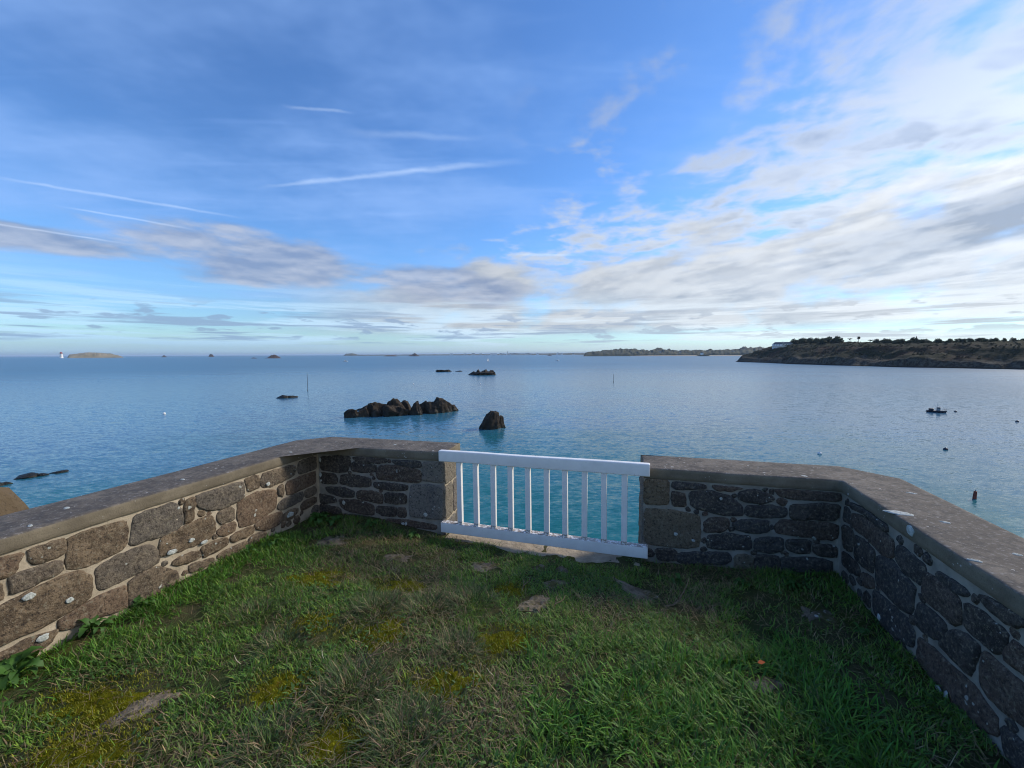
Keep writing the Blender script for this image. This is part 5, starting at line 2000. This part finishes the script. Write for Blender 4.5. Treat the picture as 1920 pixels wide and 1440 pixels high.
def build_far():
    # wooded shore behind the headland
    ridge('wooded_shore', 'dark wooded shore across the bay left of the headland', 10.15, 34.0, lambda t: 3650 + 500 * t, 420,
          bumps((0, 0), (.012, 34), (.05, 48), (.2, 62), (.45, 60), (.55, 50), (.7, 56), (.85, 64), (1, 68)), MAT['farwood'], 301, 0.5)
    ridge('beach', 'pale sandy beach below the wooded shore', 16.5, 33.0, lambda t: 3640 + 420 * t, 160, bumps((0, 2), (.15, 5), (1, 7)), MAT['sand'], 302, 0.1)
    # hazy coast with the town
    ridge('far_coast', 'thin hazy coast line on the horizon', -22.9, 12.5, lambda t: 9000, 900, bumps((0, 0), (.01, 50), (.03, 60), (.05, 24), (.2, 22), (.4, 26), (.7, 34), (1, 44)), MAT['farland'], 303, 0.35)
    rs = random.Random(5)
    protos = {}
    for i in range(46):
        az = rs.uniform(-9.5, 9.5) if i < 24 else rs.gauss(0.3, 1.7)
        d = rs.uniform(8650, 8900)
        w, h = rs.uniform(28, 80), rs.uniform(16, 30)
        x, y = d * math.sin(R(az)), d * math.cos(R(az))
        house('town_building', 'pale building of the far town along the hazy coast', x, y, SEA + rs.uniform(1, 10), w, 22, h, rs.uniform(6, 12), -R(az), rs.choice((MAT['cream'], MAT['white'], MAT['cream'])), 'buildings of the far town', bays=0, chim=False)
    # church spire of the town
    x, y = 8800 * math.sin(R(-0.55)), 8800 * math.cos(R(-0.55))
    t = thing('church', 'church with a thin spire in the far town', 'church', (x, y, SEA + 8), R(0.5))
    bm = bmesh.new()
    bm_box(bm, (14, 0, 14), (46, 16, 36))
    bm_obj('nave', bm, MAT['cream'], t)
    bm = bmesh.new()
    bm_box(bm, (-14, 0, 26), (12, 12, 56))
    bm_obj('tower', bm, MAT['cream'], t)
    me_obj('spire', [(-21, -7, 54), (-7, -7, 54), (-7, 7, 54), (-21, 7, 54), (-14, 0, 92)], [(0, 1, 4), (1, 2, 4), (2, 3, 4), (3, 0, 4), (3, 2, 1, 0)], MAT['slate'], t)

    def isle(name, label, az0, az1, d, hp, m, seed, depth=150, rough=.4):
        return ridge(name, label, az0, az1, lambda t: d, depth, hp, MAT[m], seed, rough, kind=None, cat='island')
    isle('grassy_island', 'long flat topped island on the left horizon', -48.1, -44.2, 6000, bumps((0, 0), (.04, 34), (.16, 42), (.3, 56), (.55, 54), (.75, 46), (.9, 26), (.97, 12), (1, 0)), 'isle', 310, 150, .12)
    isle('reef_islet', 'brown rocky islet on the left horizon, largest of the small ones', -31.9, -30.0, 3100, bumps((0, 0), (.2, 4), (.45, 20), (.6, 24), (.75, 18), (.92, 6), (1, 0)), 'islerock', 311, 60)
    isle('reef_islet', 'tiny brown rock just left of the brown rocky islet', -33.2, -32.5, 3100, bumps((0, 0), (.4, 7), (1, 0)), 'islerock', 312, 40)
    isle('reef_islet', 'tiny dark rock on the horizon right of the long island', -41.3, -40.8, 6500, bumps((0, 0), (.5, 26), (1, 0)), 'islerock', 313, 60)
    isle('reef_islet', 'dark knob of rock on the left horizon, midway to the brown islet', -37.25, -36.7, 6500, bumps((0, 0), (.3, 40), (.7, 34), (1, 0)), 'islerock', 314, 60)
    isle('reef_islet', 'flat low reef before the far coast', -17.9, -15.9, 5200, bumps((0, 0), (.3, 14), (.7, 16), (1, 0)), 'islerock', 315, 80)
    isle('reef_islet', 'small humped islet before the far coast', -14.6, -13.0, 5200, bumps((0, 0), (.35, 22), (.6, 40), (1, 0)), 'islerock', 316, 80)
    isle('reef_islet', 'little flat reef left of the wooded shore', 5.0, 5.8, 5200, bumps((0, 0), (.5, 16), (1, 0)), 'islerock', 317, 60)
    isle('reef_islet', 'dark wooded islet against the pale beach', 24.6, 26.5, 3500, bumps((0, 0), (.4, 14), (.7, 16), (1, 0)), 'farwood', 318, 70)
    x, y = 3530 * math.sin(R(25.45)), 3530 * math.cos(R(25.45))
    house('islet_house', 'tiny white house on the wooded islet by the beach', x, y, SEA + 10, 22, 12, 14, 7, -R(25), MAT['white'], bays=3)
    # houses among the trees of the wooded shore
    for i, (az, up, w) in enumerate(((17.2, 24, 24), (20.3, 30, 26), (22.9, 26, 30), (27.4, 30, 24), (28.9, 32, 30), (14.6, 20, 22))):
        d = 3700 + 500 * (az - 10) / 24 + 60
        house('shore_villa', ('white villa low in the wood right of the shore tip', 'pale villa in the middle of the wooded shore', 'wide pale villa left of the wooded islet', 'pale villa right of the wooded islet', 'wide pale villa nearest the headland', 'small villa near the tip of the wooded shore')[i],
              d * math.sin(R(az)), d * math.cos(R(az)), SEA + up, w, 14, 9, 6, -R(az), MAT['cream'], 'villas of the wooded shore', bays=3)
    # lighthouse
    x, y = 5950 * math.sin(R(-48.45)), 5950 * math.cos(R(-48.45))
    t = thing('lighthouse', 'white lighthouse with red top left of the long island', 'lighthouse', (x, y, SEA))
    bm = bmesh.new()
    bm_tube(bm, [(0, 0, -2), (0, 0, 6), (0, 0, 40)], [15, 12.5, 9.5], 12)
    bm_obj('tower', bm, MAT['white'], t)
    bm = bmesh.new()
    bm_tube(bm, [(0, 0, 40), (0, 0, 42), (0, 0, 44)], [13, 13, 9], 12)
    bm_obj('gallery', bm, MAT['boatgrey'], t)
    bm = bmesh.new()
    bm_tube(bm, [(0, 0, 44), (0, 0, 54), (0, 0, 60)], [9, 9, 2.0], 12)
    bm_obj('lantern_room', bm, MAT['red'], t)
    bm = bmesh.new()
    bm_box(bm, (0, -11.9, 18), (3.0, 1.0, 5))
    bm_obj('window', bm, MAT['window'], t)


build_far()


# ------------------------------------------------------------------ boats, buoys and poles
def hull_mesh(L, B, H, seed=0):
    V, F = [], []
    n = 12
    for i in range(n + 1):
        t = i / n
        x = -L / 2 + L * t
        b = B / 2 * (1 - max(0, (t - .55) / .45) ** 2.2) * (0.86 + .14 * min(1, t * 5))
        top = H * (0.80 + 0.38 * max(0, t - .45) ** 1.4)
        for yy, zz in ((-1, top), (-.93, .45 * H), (-.6, -.1 * H), (0, -.3 * H), (.6, -.1 * H), (.93, .45 * H), (1, top)):
            V.append((x + (.06 * L * (zz / H) if t > .95 else 0), yy * b, zz))
    for i in range(n):
        for k in range(6):
            a = i * 7 + k
            F.append((a, a + 1, a + 8, a + 7))
    F.append(tuple(range(6, -1, -1)))
    for i in range(n):
        F.append((i * 7, i * 7 + 7, i * 7 + 13, i * 7 + 6))
    return V, F


def build_boats():
    rz = -math.atan2(153.755, 143.2)
    t = thing('fishing_boat', 'dark moored fishing boat with small wheelhouse near the right edge', 'boat', (153.75, 143.2, SEA), rz + R(8))
    t.scale = (0.54, 0.6, 0.66)
    V, F = hull_mesh(9.2, 3.0, 1.25)
    me_obj('hull', V, F, MAT['hull'], t)
    bm = bmesh.new()
    bm_box(bm, (1.0, 0, 2.0), (1.7, 1.7, 1.9), .12, 2)
    wh = bm_obj('wheelhouse', bm, MAT['boatgrey'], t)
    bm = bmesh.new()
    bm_box(bm, (1.0, -0.87, 2.4), (1.2, .05, .6))
    bm_obj('window', bm, MAT['window'], wh)
    bm = bmesh.new()
    bm_tube(bm, [(.3, 0, 2.5), (.3, 0, 4.6)], .07, 6)
    bm_tube(bm, [(.3, 0, 4.2), (1.5, 0, 3.3)], .04, 5)
    bm_obj('mast', bm, MAT['boatgrey'], t)
    bm = bmesh.new()
    bm_box(bm, (-2.4, 0, 1.55), (2.3, 1.9, 1.1), .25, 2)
    bm_obj('net_pile', bm, MAT['hull'], t)
    bm = bmesh.new()
    for x in (2.9, 3.5, 4.1, 4.6):
        bm_tube(bm, [(x, -.7, 1.2), (x + .1, -.65, 2.1)], .04, 5)
    bm_tube(bm, [(2.7, -.7, 2.05), (4.9, -.6, 2.15)], .09, 5)
    bm_obj('bow_rail', bm, MAT['rust'], t)

    def motor(name, label, az, d, L, rzo):
        x, y = d * math.sin(R(az)), d * math.cos(R(az))
        t = thing(name, label, 'boat', (x, y, SEA), -R(az) + rzo, 'white boats far out on the water')
        V, F = hull_mesh(L, L * .3, L * .14)
        me_obj('hull', V, F, MAT['white'], t)
        bm = bmesh.new()
        bm_box(bm, (-.05 * L, 0, L * .22), (L * .4, L * .22, L * .2), L * .03, 2)
        c = bm_obj('cabin', bm, MAT['white'], t)
        bm = bmesh.new()
        bm_box(bm, (-.05 * L, -L * .113, L * .25), (L * .3, L * .012, L * .07))
        bm_obj('window', bm, MAT['window'], c)
        return t
    motor('motor_boat', 'small white motor boat far out left of the far town', -22.65, 1380, 13, 0.2)
    motor('motor_boat', 'white launch far out before the wooded shore', 6.5, 1230, 13, 3.0)
    # sailing boat
    az, d = -3.43, 1178
    t = thing('sailing_boat', 'small white sailing boat far out beyond the craggy islet', 'boat', (d * math.sin(R(az)), d * math.cos(R(az)), SEA), 0.6)
    V, F = hull_mesh(8, 2.5, 1.0)
    me_obj('hull', V, F, MAT['white'], t)
    bm = bmesh.new()
    bm_tube(bm, [(.3, 0, .8), (.3, 0, 12)], .09, 6)
    bm_obj('mast', bm, MAT['boatgrey'], t)
    bm = bmesh.new()
    vs = [bm.verts.new(p) for p in ((.2, -.05, 1.8), (-3.4, -.5, 1.9), (-1.6, -.45, 6.5), (.25, -.05, 11.8), (.2, .02, 1.8), (-3.4, -.43, 1.9), (-1.6, -.38, 6.5), (.25, .02, 11.8))]
    bm.faces.new(vs[:4])
    bm.faces.new(list(reversed(vs[4:])))
    bm_obj('mainsail', bm, MAT['sail'], t)
    me_obj('jib', [(.45, .1, 1.3), (3.7, .1, 1.2), (.45, .1, 9.6), (1.4, -.35, 3.8)], [(0, 1, 3), (1, 2, 3), (2, 0, 3)], MAT['sail'], t)

    def buoy(name, label, x, y, r, m, top=None):
        t = thing(name, label, 'buoy', (x, y, SEA))
        v, f = ico(2)
        v = v * r
        v[:, 2] = v[:, 2] * .85 + r * .25
        me_obj('float', v, f, MAT[m], t, True)
        bm = bmesh.new()
        bm_tube(bm, [(0, 0, r), (0, 0, r * 1.35)], [r * .16, r * .16], 6)
        bm_obj('mooring_eye', bm, MAT['boatgrey'], t)
        return t
    buoy('mooring_buoy', 'white mooring buoy beyond the right front wall', 66.0, 84.1, .42, 'white')
    buoy('mooring_buoy', 'white mooring buoy on open water at the left', -129.05, 146.5, .50, 'white')
    buoy('mooring_buoy', 'dark mooring buoy above the right parapet', 96.7, 87.5, .42, 'hull')
    buoy('mooring_buoy', 'small dark buoy beside the fishing boat', 162.0, 144.3, .40, 'hull')
    buoy('mooring_buoy', 'small dark buoy near the right edge below the fishing boat', 157.1, 122.6, .42, 'hull')
    for i, (x, y, lab) in enumerate(((-72, 290, 'pale buoy before the far craggy islet, left'), (-45, 285, 'pale buoy before the far craggy islet, middle'), (-23, 288, 'pale buoy straight below the far craggy islet'))):
        buoy('mooring_buoy', lab, x, y, .5, 'white')
    t = thing('spar_buoy', 'rusty red spar buoy over the right parapet', 'buoy', (68.4, 57.5, SEA))
    bm = bmesh.new()
    bm_tube(bm, [(0, 0, -.4), (0, 0, .1), (.03, 0, .75), (.05, 0, 1.15)], [.22, .22, .19, .17], 10)
    bm_obj('float', bm, MAT['rust'], t)
    bm = bmesh.new()
    bm_tube(bm, [(.05, 0, 1.15), (.06, 0, 1.4)], [.06, .05], 8)
    bm_obj('top_eye', bm, MAT['boatgrey'], t)
    for x, y, h, r, lab in ((-122.9, 238.7, 11.0, .13, 'tall thin dark pole standing in the sea on the left'), (76.7, 300.6, 6.3, .13, 'thin pole standing in the sea right of the middle')):
        t = thing('marker_pole', lab, 'pole', (x, y, SEA))
        bm = bmesh.new()
        bm_tube(bm, [(0, 0, -1), (.05, 0, h * .5), (0, 0, h)], [r, r * .9, r * .7], 7)
        bm_obj('shaft', bm, MAT['darkpole'], t)
        bm = bmesh.new()
        bm_tube(bm, [(0, 0, -1), (0, 0, .8)], [r * 2.4, r * 1.6], 8)
        bm_obj('foot', bm, MAT['darkpole'], t)


build_boats()


# ------------------------------------------------------------------ sea air
def build_haze():
    bm = bmesh.new()
    bm_box(bm, (0, 20000, 30.0), (130000, 130000, 104.0))
    m, g = mat('sea_air')
    v = g.new('ShaderNodeVolumePrincipled')
    v.inputs['Color'].default_value = (0.60, 0.77, 1.0, 1)
    v.inputs['Density'].default_value = HAZE
    o = g.new('ShaderNodeOutputMaterial')
    g.nt.links.new(v.outputs[0], o.inputs['Volume'])
    ob_ = bm_obj('haze', bm, m)
    tag(ob_, 'thin sea haze that softens the far coast', kind='stuff')


HAZE = 0.000032
if HAZE:
    build_haze()
